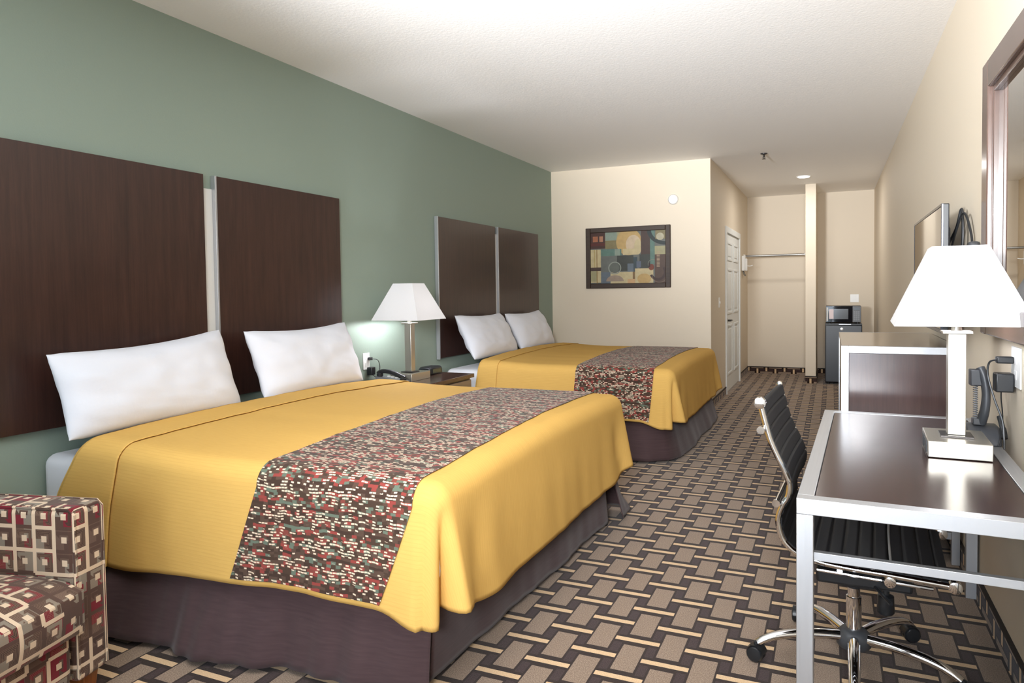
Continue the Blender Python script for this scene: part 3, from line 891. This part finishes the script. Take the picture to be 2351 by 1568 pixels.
outlet_plate('white double outlet plate above the desk, under the mirror', (XR, 2.795, 1.045), '-X', .125, .135)
r = thing('power_adapter', 'black adapter block plugged in above the desk', 'adapter', (3.60, 2.86, 1.0))
obj('body', B(((3.572, 2.795, .958), (3.6255, 2.850, 1.022))), BLACKP, r, bevel=.005)
obj('cord', tube(bmesh.new(), catmull([(3.595, 2.835, .959), (3.596, 2.84, .93), (3.604, 2.86, .88), (3.606, 2.865, .83), (3.60, 2.855, .80), (3.59, 2.84, .768)], 6), .0022, 6), BLACKP, r)
r = thing('power_plug', 'flat black plug with long cord in the outlet above the desk', 'plug', (3.61, 2.86, 1.07))
obj('body', B(((3.576, 2.805, 1.055), (3.6255, 2.835, 1.078))), BLACKP, r, bevel=.004)
obj('cord', tube(bmesh.new(), catmull([(3.578, 2.82, 1.066), (3.560, 2.835, 1.055), (3.557, 2.84, 1.01), (3.575, 2.83, .93), (3.596, 2.82, .86), (3.600, 2.81, .80), (3.598, 2.795, .766)], 6), .0032, 6), BLACKP, r)
tag(obj('cable_tie', tube(bmesh.new(), catmull([(3.600, 2.885, .862), (3.603, 2.868, .84), (3.606, 2.85, .812), (3.606, 2.838, .795)], 5), [.009] * 8 + [.011] * 8, 8), BLACKP), 'black bundled cord hanging above the desk telephone', 'cord')

# ------------------------------------------------------------------ desk chair
HX, HY = 3.137, 2.655
r = thing('office_chair', 'black ribbed office chair with chrome rails pushed under the desk', 'chair', (HX, HY, 0))
P2 = [(2.845, .935), (2.861, .87), (2.877, .812), (2.900, .757), (2.921, .713), (2.936, .668), (2.933, .628), (2.918, .600), (2.905, .565), (2.902, .53), (2.914, .485), (2.934, .459), (2.961, .440), (3.028, .420), (3.12, .411), (3.225, .407), (3.33, .401), (3.40, .397)]
prof = [Vector((a, 0, b)) for a, b in P2]
cur = catmull(prof, 8)
YN, YQ = 2.462, 2.985
def shift(y): return .055 * (y - YN)
for y, nm in ((YN, 0), (YQ, 1)):
    bm = bmesh.new(); sx = shift(y)
    tube(bm, [(p.x + sx, y, p.z) for p in cur], .0095, 10)
    kr = 1.0 if nm == 0 else .55
    lathe(bm, [(.010 * kr, -.016), (.019 * kr, -.014), (.020 * kr, .010), (.014 * kr, .014), (.006 * kr, .015)], (cur[0].x + sx, y, cur[0].z), 16, 'Y')
    lathe(bm, [(.010, -.016), (.019, -.014), (.020, .010), (.014, .014), (.006, .015)], (cur[-1].x + sx + .012, y, cur[-1].z), 16, 'Y')
    obj('side_rail', bm, CHROME, r, label='chrome side rail with round end caps')
def sling(i0, i1, ribs, name, lab):
    bm = bmesh.new(); rows_a, rows_b = [], []; L = 0; seq = []
    dense = catmull([cur[i] for i in range(i0, i1 + 1)], 4)
    for i, p in enumerate(dense):
        if i: L += (p - dense[i - 1]).length
        d = (dense[min(i + 1, len(dense) - 1)] - dense[max(i - 1, 0)]).normalized(); nrm = Vector((d.z, 0, -d.x)) * -1
        seq.append((p, nrm, L))
    for p, nrm, l in seq:
        g = (abs(((l / .046) % 1.0) - .5) * 2)          # 1 at a groove
        gr = .0065 * max(0, (g - .70) / .30) ** 1.5 if ribs else 0
        ra, rb = [], []
        for j in range(9):
            y = lerp(YN + .006, YQ - .006, j / 8); sg = -.006 * (1 - (2 * j / 8 - 1) ** 2)
            q = Vector((p.x + shift(y), y, p.z))
            ra.append(bm.verts.new(q + nrm * (.011 + sg - gr))); rb.append(bm.verts.new(q - nrm * (.009 - sg - gr)))
        rows_a.append(ra); rows_b.append(rb)
    grid_faces(bm, rows_a); grid_faces(bm, rows_b)
    for a, b in zip(rows_a, rows_a[1:]): pass
    for ra, rb in ((rows_a[0], rows_b[0]), (rows_a[-1], rows_b[-1])): grid_faces(bm, [ra, rb])
    for e in (0, -1): grid_faces(bm, [[x[e] for x in rows_a], [x[e] for x in rows_b]])
    obj(name, bm, LEATHER, r, angle=50, label=lab)
sling(0, 64, True, 'backrest', 'black ribbed backrest')
sling(66, 136, True, 'seat', 'black ribbed seat')
bm = bmesh.new()
for px, pz, ofs in ((2.868, .845, -.02), (2.912, .603, -.016)):
    tube(bm, [(px + ofs, YN - .01, pz), (px + ofs + .028, YQ + .01, pz)], .007, 8)
    for y, s in ((YN - .012, 0), (YQ + .012, .028)): lathe(bm, [(.005, -.006), (.013, -.006), (.013, .006), (.005, .006)], (px + ofs + s, y, pz), 12, 'Y')
for px in (3.09, 3.235):
    tube(bm, [(px, YN, .398), (px, YN + .08, .382), (px + .02, YQ - .08, .382), (px + .028, YQ, .398)], .009, 8)
lathe(bm, [(.006, -.008), (.017, -.006), (.018, .008), (.006, .010)], (3.235, YN - .004, .386), 14, 'Y')
tube(bm, [(3.02, YN + .05, .375), (3.36, YN + .05, .362)], .006, 8)
obj('stretcher', bm, CHROME, r, label='chrome cross stretchers')
obj('seat_strip', tube(bmesh.new(), catmull([(3.240, YN + .008, 0.4245), (3.244, YN + .13, 0.4205), (3.250, YN + .27, 0.419), (3.258, YN + .42, 0.4205), (3.266, YQ - .008, 0.4245)], 6), .004, 8), plain('pale_strip', (.5, .48, .46), .4), r, label='pale strip across the seat')
bm = B(((HX - .12, HY - .12, .322), (HX + .17, HY + .10, .372)), ((HX - .05, HY - .06, .296), (HX + .06, HY + .06, .318)))
mc = obj('tilt_mechanism', bm, BLACKP, r, bevel=.01)
obj('tension_knob', lathe(bmesh.new(), [(.012, .318), (.012, .26), (.026, .255), (.028, .20), (.022, .192)], (HX + .10, HY + .02, 0), 16), BLACKP, mc)
obj('height_lever', tube(bmesh.new(), [(HX + .05, HY - .09, .335), (HX + .08, HY - .17, .33), (HX + .10, HY - .22, .325)], .006, 8), BLACKP, mc)
obj('gas_column', lathe(bmesh.new(), [(.025, .13), (.025, .245), (.020, .246), (.020, .297)], (HX, HY, 0), 20), CHROME, r)
obj('column_collar', lathe(bmesh.new(), [(.021, .278), (.024, .279), (.024, .296), (.021, .2965)], (HX, HY, 0), 20), BLACKP, r)
obj('hub', lathe(bmesh.new(), [(.050, .070), (.056, .078), (.054, .115), (.040, .130), (.028, .134)], (HX, HY, 0), 24), DARKP, r)
for k in range(5):
    a = radians(197 + 72 * k); dx, dy = cos(a), sin(a)
    pts = catmull([(HX + dx * q, HY + dy * q, z) for q, z in ((.045, .105), (.12, .108), (.20, .104), (.26, .094), (.30, .080), (.325, .066))], 4)
    n = len(pts)
    arm = obj('base_arm', tube(bmesh.new(), pts, [lerp(.022, .015, i / (n - 1)) for i in range(n)], 12, True, .8), CHROME, r)
    cx, cy = HX + dx * .330, HY + dy * .330
    sw = a + 1.0
    tx, ty = cos(sw), sin(sw)                            # wheel axle direction
    bm = bmesh.new(); lathe(bm, [(.004, .04), (.008, .042), (.008, .070), (.004, .072)], (cx, cy, 0), 10)
    for s in (-1, 1):
        ring = []
        for rr, h in ((.006, .003), (.027, .003), (.029, .008), (.029, .018), (.024, .024), (.010, .026)):
            ring.append([bm.verts.new((cx + tx * h * s - ty * rr * cos(2 * pi * q / 18), cy + ty * h * s + tx * rr * cos(2 * pi * q / 18), .030 + rr * sin(2 * pi * q / 18))) for q in range(18)])
        for p, q2 in zip(ring, ring[1:]):
            for q in range(18): bm.faces.new((p[q], p[(q + 1) % 18], q2[(q + 1) % 18], q2[q]))
        bm.faces.new(ring[0]); bm.faces.new(ring[-1])
    for i in range(8):
        pass
    hood = []
    for i in range(9):
        th = pi * (.05 + .75 * i / 8)
        hood.append([bm.verts.new((cx + tx * h - ty * .032 * cos(th), cy + ty * h + tx * .032 * cos(th), .030 + .032 * sin(th))) for h in (-.022, 0, .022)])
    grid_faces(bm, hood)
    obj('caster', bm, BLACKP, arm, label='black twin-wheel caster')

# ------------------------------------------------------------------ dresser
DA, DB_, DH2 = 3.80, 4.98, 1.03
DX0, DX1 = 3.108, 3.620
r = thing('dresser', 'tall dark dresser with brushed metal side frame behind the desk', 'dresser', ((DX0 + DX1) / 2, (DA + DB_) / 2, 0))
f = .035
obj('top', B(((DX0 + .001, DA + .0305, DH2 - .026), (DX1, DB_ - .0305, DH2))), SIDE_WOOD, r, bevel=.0015)
for ya in (DA, DB_ - .03):
    sf = obj('side_frame', B(((DX0, ya, 0), (DX0 + f, ya + .03, DH2)), ((DX1 - f, ya, 0), (DX1, ya + .03, DH2)), ((DX0 + f, ya, DH2 - f), (DX1 - f, ya + .03, DH2)), ((DX0 + f, ya, .12), (DX1 - f, ya + .03, .155))), ALU, r, bevel=.0012, label='brushed metal side frame')
    obj('side_panel', B(((DX0 + f + .001, ya + .006, .156), (DX1 - f - .001, ya + .024, DH2 - f - .001))), SIDE_WOOD, sf, bevel=.0005)
obj('body', B(((DX0 + .02, DA + .031, .155), (DX1, DB_ - .031, DH2 - .0265))), SIDE_WOOD, r)
for i in range(3):
    z0 = .17 + i * .277; z1 = z0 + .265
    for j in range(2):
        y0 = DA + .036 + j * .555; d = obj('drawer', B(((DX0 + .004, y0, z0), (DX0 + .0195, y0 + .548, z1))), SIDE_WOOD, r, bevel=.001)
        pass

# ------------------------------------------------------------------ television on a wall arm
TA, TB, TZ0, TZ1, TX = 3.60, 4.72, 1.11, 1.685, 3.512
r = thing('television', 'flat television on a wall arm above the dresser', 'television', (TX, (TA + TB) / 2, TZ0))
obj('cabinet', B(((TX, TA, TZ0), (TX + .028, TB, TZ1))), BLACKP, r, bevel=.004)
obj('screen', B(((TX - .0015, TA + .014, TZ0 + .018), (TX - .0001, TB - .014, TZ1 - .014))), BLACKG, r, smooth=False, label='glossy black screen')
obj('bezel', B(((TX - .003, TA - .001, TZ0), (TX + .006, TA + .012, TZ1)), ((TX - .003, TB - .012, TZ0), (TX + .006, TB + .001, TZ1)), ((TX - .003, TA + .012, TZ1 - .012), (TX + .006, TB - .012, TZ1 + .001)), ((TX - .003, TA + .012, TZ0 - .001), (TX + .006, TB - .012, TZ0 + .016))), plain('tv_bezel', (.05, .055, .07), .2, .3), r, bevel=.0015)
bm = B(((TX + .028, TA + .14, TZ0 + .05), (TX + .052, TB - .14, TZ1 - .09))); obj('rear_housing', bm, DARKP, r, bevel=.012)
bm = B(((XR - .022, 4.05, 1.22), (XR - .001, 4.25, 1.5)), ((TX + .052, 4.10, 1.28), (XR - .0225, 4.2, 1.44))); obj('wall_mount', bm, BLACKP, r, bevel=.003)
bm = bmesh.new()
tube(bm, catmull([(TX + .05, 3.86, 1.50), (3.585, 3.74, 1.58), (3.600, 3.70, 1.665), (3.603, 3.68, 1.56), (3.600, 3.69, 1.45), (3.596, 3.72, 1.36)], 7), .006, 8)
tube(bm, catmull([(TX + .05, 3.84, 1.40), (3.575, 3.70, 1.55), (3.597, 3.62, 1.64), (3.615, 3.56, 1.55), (3.618, 3.53, 1.46)], 7), .005, 8)
obj('cable', bm, BLACKP, r)
bm = B(((3.59, 3.44, 1.40), (3.632, 3.51, 1.505))); o = obj('cable_box', bm, DARKP, bevel=.012); tag(o, 'small black box on the wall beside the television cables', 'cable box')

# ------------------------------------------------------------------ mirror
MA, MB, MZ0, MZ1, MXF = 1.98, 3.175, 1.137, 2.15, 3.588
r = thing('wall_mirror', 'large dark-framed mirror on the wall above the desk', 'mirror', (XR, (MA + MB) / 2, MZ0))
DARKF = wood('mirror_frame_wood', lin(72, 54, 46), lin(112, 88, 78), 'Z', .25, .4)
fw = .10
def frame(name, x0, x1, a, b, z0, z1, w, mat, par, bev=.003):
    return obj(name, B(((x0, a, z0), (x1, a + w, z1)), ((x0, b - w, z0), (x1, b, z1)), ((x0, a + w, z0), (x1, b - w, z0 + w)), ((x0, a + w, z1 - w), (x1, b - w, z1))), mat, par, bevel=bev)
frame('frame', MXF, XR - .001, MA, MB, MZ0, MZ1, fw, DARKF, r, .005)
frame('inner_frame', MXF + .016, XR - .001, MA + fw + .0005, MB - fw - .0005, MZ0 + fw + .0005, MZ1 - fw - .0005, .022, DARKF, r)
obj('mirror_glass', B(((XR - .012, MA + fw + .023, MZ0 + fw + .023), (XR - .004, MB - fw - .023, MZ1 - fw - .023))), MIRROR, r, smooth=False)

# ------------------------------------------------------------------ picture
PXA, PXB, PZA, PZB = .436, 1.425, 1.345, 2.045
r = thing('framed_picture', 'dark-framed abstract picture on the beige back wall', 'picture', ((PXA + PXB) / 2, YB, PZA))
PF = wood('picture_frame_wood', lin(40, 25, 14), lin(62, 44, 28), 'X', .55, 0.0)
w = .056
obj('frame', B(((PXA, YB - .034, PZA), (PXA + w, YB - .001, PZB)), ((PXB - w, YB - .034, PZA), (PXB, YB - .001, PZB)), ((PXA + w, YB - .034, PZA), (PXB - w, YB - .001, PZA + w)), ((PXA + w, YB - .034, PZB - w), (PXB - w, YB - .001, PZB))), PF, r, bevel=.006)
bm = bmesh.new(); cols = []
ax, az, bx_, bz = PXA + w, PZA + w, PXB - w, PZB - w
lay = [0]
def cidx(c):
    if c not in cols: cols.append(c)
    return cols.index(c)
def P_(u, v): lay_y = YB - .012 - lay[0] * .00012; return (lerp(ax, bx_, u), lay_y, lerp(bz, az, v))
def rect(u0, v0, u1, v1, c):
    lay[0] += 1; f = bm.faces.new([bm.verts.new(P_(u, v)) for u, v in ((u0, v1), (u1, v1), (u1, v0), (u0, v0))]); f.material_index = cidx(c)
def ellipse(u, v, ru, rv, c, a0=0, a1=360, inner=0):
    lay[0] += 1; n = 36; aa = [radians(lerp(a0, a1, k / n)) for k in range(n + 1)]
    if inner:
        o = [bm.verts.new(P_(u + ru * cos(a), v - rv * sin(a))) for a in aa]; i_ = [bm.verts.new(P_(u + ru * inner * cos(a), v - rv * inner * sin(a))) for a in aa]
        for k in range(n): bm.faces.new((o[k], o[k + 1], i_[k + 1], i_[k])).material_index = cidx(c)
    else:
        bm.faces.new([bm.verts.new(P_(u + ru * cos(a), v - rv * sin(a))) for a in (aa[:-1] if a1 - a0 >= 360 else aa)]).material_index = cidx(c)
CR, OC, TL, LT, GR, DG, BR, RD, BL, OL, SG, MV = (214, 196, 152), (206, 172, 112), (104, 134, 122), (150, 164, 148), (116, 118, 112), (70, 72, 66), (82, 62, 54), (128, 66, 46), (112, 122, 132), (142, 130, 92), (178, 172, 132), (150, 134, 122)
rect(0, 0, 1, 1, GR)
rect(0, 0, .22, .31, (78, 50, 42)); rect(.03, .07, .10, .18, (176, 112, 80)); rect(.12, .07, .17, .18, (188, 134, 104)); rect(.0, .2, .22, .26, (96, 46, 38))
rect(.20, 0, .40, .16, LT); ellipse(.30, .12, .09, .12, LT); rect(.36, 0, .52, .32, SG); rect(.20, .16, .40, .32, OL); rect(.40, .06, .52, .33, OL)
ellipse(.52, .32, .16, .28, (150, 136, 90), 90, 180); ellipse(.52, .20, .17, .26, OC); rect(.50, .05, .60, .33, OC); ellipse(.58, .25, .10, .18, (220, 196, 164))
rect(.44, .33, .64, .45, CR); ellipse(.64, .30, .05, .15, CR)
rect(.14, .33, .42, .46, TL); rect(.33, .33, .40, .46, LT); rect(0, .33, .14, .98, CR); rect(.045, .33, .06, .68, (198, 176, 120)); rect(.08, .33, .09, 1, (150, 118, 66))
rect(0, .68, .14, .75, BR); rect(.0, .75, .08, .96, SG); rect(.14, .46, .36, .78, GR); rect(.36, .46, .58, .76, DG); rect(.68, 0, .80, .70, BR); rect(.66, .45, .80, .72, DG)
rect(.50, .62, .58, .80, BL); rect(.58, .50, .63, .78, (66, 80, 86)); rect(.62, .58, .68, .70, (104, 112, 128)); rect(.14, .78, .28, 1, BL)
rect(.27, .78, .60, 1, CR); ellipse(.33, .96, .12, .12, (170, 150, 132), 0, 180); rect(.60, .72, .84, 1, CR); ellipse(.72, .92, .09, .10, OC); rect(.57, .78, .60, .98, (140, 110, 72))
rect(.50, .92, .60, 1, (216, 176, 128)); rect(.80, 0, .86, .64, TL); ellipse(1.0, -.02, .24, .30, (48, 58, 56), 180, 270, .78); rect(.87, 0, 1, .17, OL); ellipse(.93, .12, .05, .07, (196, 188, 160))
rect(.86, .30, 1, .46, SG); rect(.86, .46, 1, 1, (92, 70, 58)); ellipse(.90, .80, .11, .16, (70, 48, 42), 200, 400, .70); ellipse(.92, .86, .10, .14, (124, 106, 92), 180, 370, .92)
for k in range(12): rect(.885, .40 + k * .026, .925, .412 + k * .026, (196, 170, 140))
ellipse(.815, .70, .035, .06, RD); rect(.78, .62, .80, .70, (60, 40, 36)); ellipse(.83, .64, .06, .09, (136, 138, 124), 60, 200, .88)
ellipse(.33, .70, .088, .125, (158, 164, 152), 0, 360, .84); ellipse(.33, .70, .066, .10, (110, 114, 106))
mats = []
for c in cols:
    m, t, b = new_mat('painted_colour'); n = tnoise(t, coords(t), 22, 4)
    setp(b, base=mix(t, n * .8, tuple(v * .8 for v in lin(*c)), tuple(v * .45 for v in lin(*c))), rough=.45, spec=.3); mats.append(m)
for f in bm.faces: f.normal_update()
for f in list(bm.faces):
    if f.normal.y > 0: f.normal_flip()
bm2 = bm.copy(); bm.free()
rx = obj('canvas', bm2, mats, r, smooth=False)
obj('backing', B(((ax - .01, YB - .0115, az - .01), (bx_ + .01, YB - .003, bz + .01))), BLACKP, r)

# ------------------------------------------------------------------ ceiling and wall fittings
r = thing('smoke_detector', 'round white smoke detector on the back wall above the picture', 'smoke detector', (1.456, YB, 2.32))
obj('housing', lathe(bmesh.new(), [(.058, 0), (.058, -.012), (.048, -.030), (.020, -.034)], (1.456, YB - .0005, 2.32), 28, 'Y'), WHITEP, r)
obj('sensor', lathe(bmesh.new(), [(.019, -.030), (.019, -.038), (.012, -.040)], (1.456, YB - .0005, 2.32), 20, 'Y'), plain('sensor_white', (.7, .72, .72), .4), r)
r = thing('sprinkler_head', 'small metal fire sprinkler hanging from the ceiling', 'sprinkler', (2.411, 7.815, H))
obj('escutcheon', lathe(bmesh.new(), [(.036, 0), (.034, -.008), (.014, -.016)], (2.411, 7.815, H - .0005), 20), NICKEL_D, r)
bm = lathe(bmesh.new(), [(.010, -.014), (.010, -.04), (.004, -.042), (.004, -.056), (.020, -.058), (.020, -.062), (.004, -.063)], (2.411, 7.815, H), 16)
for s in (-1, 1): tube(bm, [(2.411 + s * .008, 7.815, H - .034), (2.411 + s * .014, 7.815, H - .046), (2.411 + s * .004, 7.815, H - .056)], .002, 6)
obj('deflector', bm, HANDLE_D, r)
r = thing('downlight', 'lit round ceiling downlight in front of the partition', 'ceiling light', (2.736, 9.655, H))
obj('trim_ring', lathe(bmesh.new(), [(.088, 0), (.086, -.008), (.070, -.009)], (2.736, 9.655, H - .0005), 32), WHITEP, r)
obj('lens', lathe(bmesh.new(), [(.069, -.006), (.069, -.012), (.05, -.016)], (2.736, 9.655, H), 32), DOWN, r)
light('downlight_beam', 'AREA', (2.736, 9.655, H - .02), 12, (1.0, .97, .93), .13, .13)
outlet_plate('white light switch on the wall beside the bathroom door', (XC, 8.43, 1.162), '+X', .075, .118, 'light_switch', 'switch', True)
outlet_plate('white outlet plate on the niche wall above the microwave', (3.375, YFAR, 1.155), '-Y', .115, .12)

# closet rod between the bathroom wall and the partition
r = thing('closet_rod', 'metal clothes rod across the open closet', 'clothes rod', ((XC + PX0) / 2, 10.95, 1.80))
obj('rod', tube(bmesh.new(), [(XC + .004, 10.95, 1.805), (PX0 - .004, 10.95, 1.805)], .016, 14), plain('rod_metal', (.32, .31, .29), .35, .7), r)
for x, s in ((XC + .0005, 1), (PX0 - .0005, -1)):
    obj('flange', lathe(bmesh.new(), [(.032, 0), (.032, .006 * s), (.02, .018 * s), (.017, .028 * s)], (x, 10.95, 1.805), 20, 'X'), WHITEP, r, label='white wall flange')
# iron holder on the bathroom wall
r = thing('iron_holder', 'white wall-hung iron holder beside the closet opening', 'iron holder', (XC, 10.72, 1.55))
bm = B(((XC + .001, 10.66, 1.58), (XC + .05, 10.82, 1.80)), ((XC + .05, 10.67, 1.58), (XC + .075, 10.81, 1.76)))
obj('body', bm, WHITEP, r, bevel=.008)
obj('hook', tube(bmesh.new(), catmull([(XC + .07, 10.74, 1.655), (XC + .11, 10.74, 1.65), (XC + .15, 10.74, 1.66)], 4), .006, 8), WHITEP, r)
obj('cord', tube(bmesh.new(), catmull([(XC + .02, 10.70, 1.58), (XC + .03, 10.70, 1.53), (XC + .05, 10.73, 1.505), (XC + .04, 10.77, 1.53), (XC + .02, 10.78, 1.58)], 5), .005, 6), GREYP, r, label='looped grey cord')

# ------------------------------------------------------------------ fridge and microwave
FX0, FX1, FY, FZ = 2.985, 3.44, 10.372, .832
r = thing('mini_fridge', 'dark grey mini fridge in the niche beside the partition', 'fridge', ((FX0 + FX1) / 2, FY + .25, 0))
FRM = plain('fridge_grey', (.032, .038, .048), .38)
obj('body', B(((FX0, FY + .05, .02), (FX1, FY + .50, FZ))), BLACKP, r, bevel=.006)
d = obj('door', B(((FX0, FY, .03), (FX1, FY + .046, FZ - .022))), FRM, r, bevel=.012, seg=3)
obj('top_trim', B(((FX0 + .002, FY + .004, FZ - .020), (FX1 - .002, FY + .049, FZ - .001))), BLACKP, r, bevel=.003)
obj('handle', B(((FX0 + .17, FY - .003, FZ - .018), (FX0 + .32, FY + .003, FZ - .006))), plain('handle_silver', (.5, .52, .55), .3, .8), d, bevel=.001, label='silver grip strip')
obj('badge', lathe(bmesh.new(), [(.02, 0), (.02, -.004), (.012, -.006)], (FX0 + .205, FY - .0005, FZ - .075), 18, 'Y'), plain('badge_silver', (.8, .8, .8), .25, .6), d, label='small silver badge')
for x in (FX0 + .04, FX1 - .04):
    for y in (FY + .09, FY + .46): obj('foot', lathe(bmesh.new(), [(.018, 0), (.018, .021)], (x, y, 0), 10), BLACKP, r)
MX0, MX1, MZ, MH = 2.995, 3.425, FZ + .012, .225
r = thing('microwave', 'small black microwave oven on top of the mini fridge', 'microwave', ((MX0 + MX1) / 2, FY + .2, FZ))
obj('body', B(((MX0, FY + .03, MZ), (MX1, FY + .36, MZ + MH))), BLACKP, r, bevel=.005)
d = obj('door', B(((MX0, FY + .012, MZ + .004), (MX1 - .105, FY + .0295, MZ + MH - .003))), BLACKG, r, bevel=.003)
obj('window', B(((MX0 + .04, FY + .0105, MZ + .045), (MX1 - .155, FY + .0118, MZ + MH - .04))), plain('microwave_window', (.12, .125, .13), .12, .4), d, label='grey mesh window')
obj('patch', B(((MX0 + .038, FY + .0094, MZ + .05), (MX0 + .094, FY + .0103, MZ + MH - .045))), plain('patch_white', lin(214, 196, 196), .5), d, label='pale sticker on the window')  # pale flat rectangle on the left of the door window
obj('side_patch', B(((MX0 + .006, FY + .0108, MZ + .02), (MX0 + .026, FY + .0118, MZ + MH - .02))), plain('patch_pale', lin(190, 190, 186), .5), d, label='pale strip at the door edge')  # narrow pale strip along the door's left edge
cp = obj('control_panel', B(((MX1 - .104, FY + .012, MZ + .004), (MX1, FY + .0295, MZ + MH - .003))), BLACKP, r, bevel=.003)
obj('keypad', B(*[((MX1 - .088 + i * .025, FY + .0095, MZ + .03 + j * .026), (MX1 - .068 + i * .025, FY + .0118, MZ + .050 + j * .026)) for i in range(3) for j in range(5)]), GREYP, cp)
obj('display', B(((MX1 - .088, FY + .0095, MZ + .17), (MX1 - .018, FY + .0118, MZ + .198))), plain('mw_display', (.10, .12, .14), .15), cp)
for x in (MX0 + .04, MX1 - .04):
    for y in (FY + .06, FY + .33): obj('foot', lathe(bmesh.new(), [(.012, FZ + .0005), (.012, MZ)], (x, y, 0), 10), BLACKP, r)
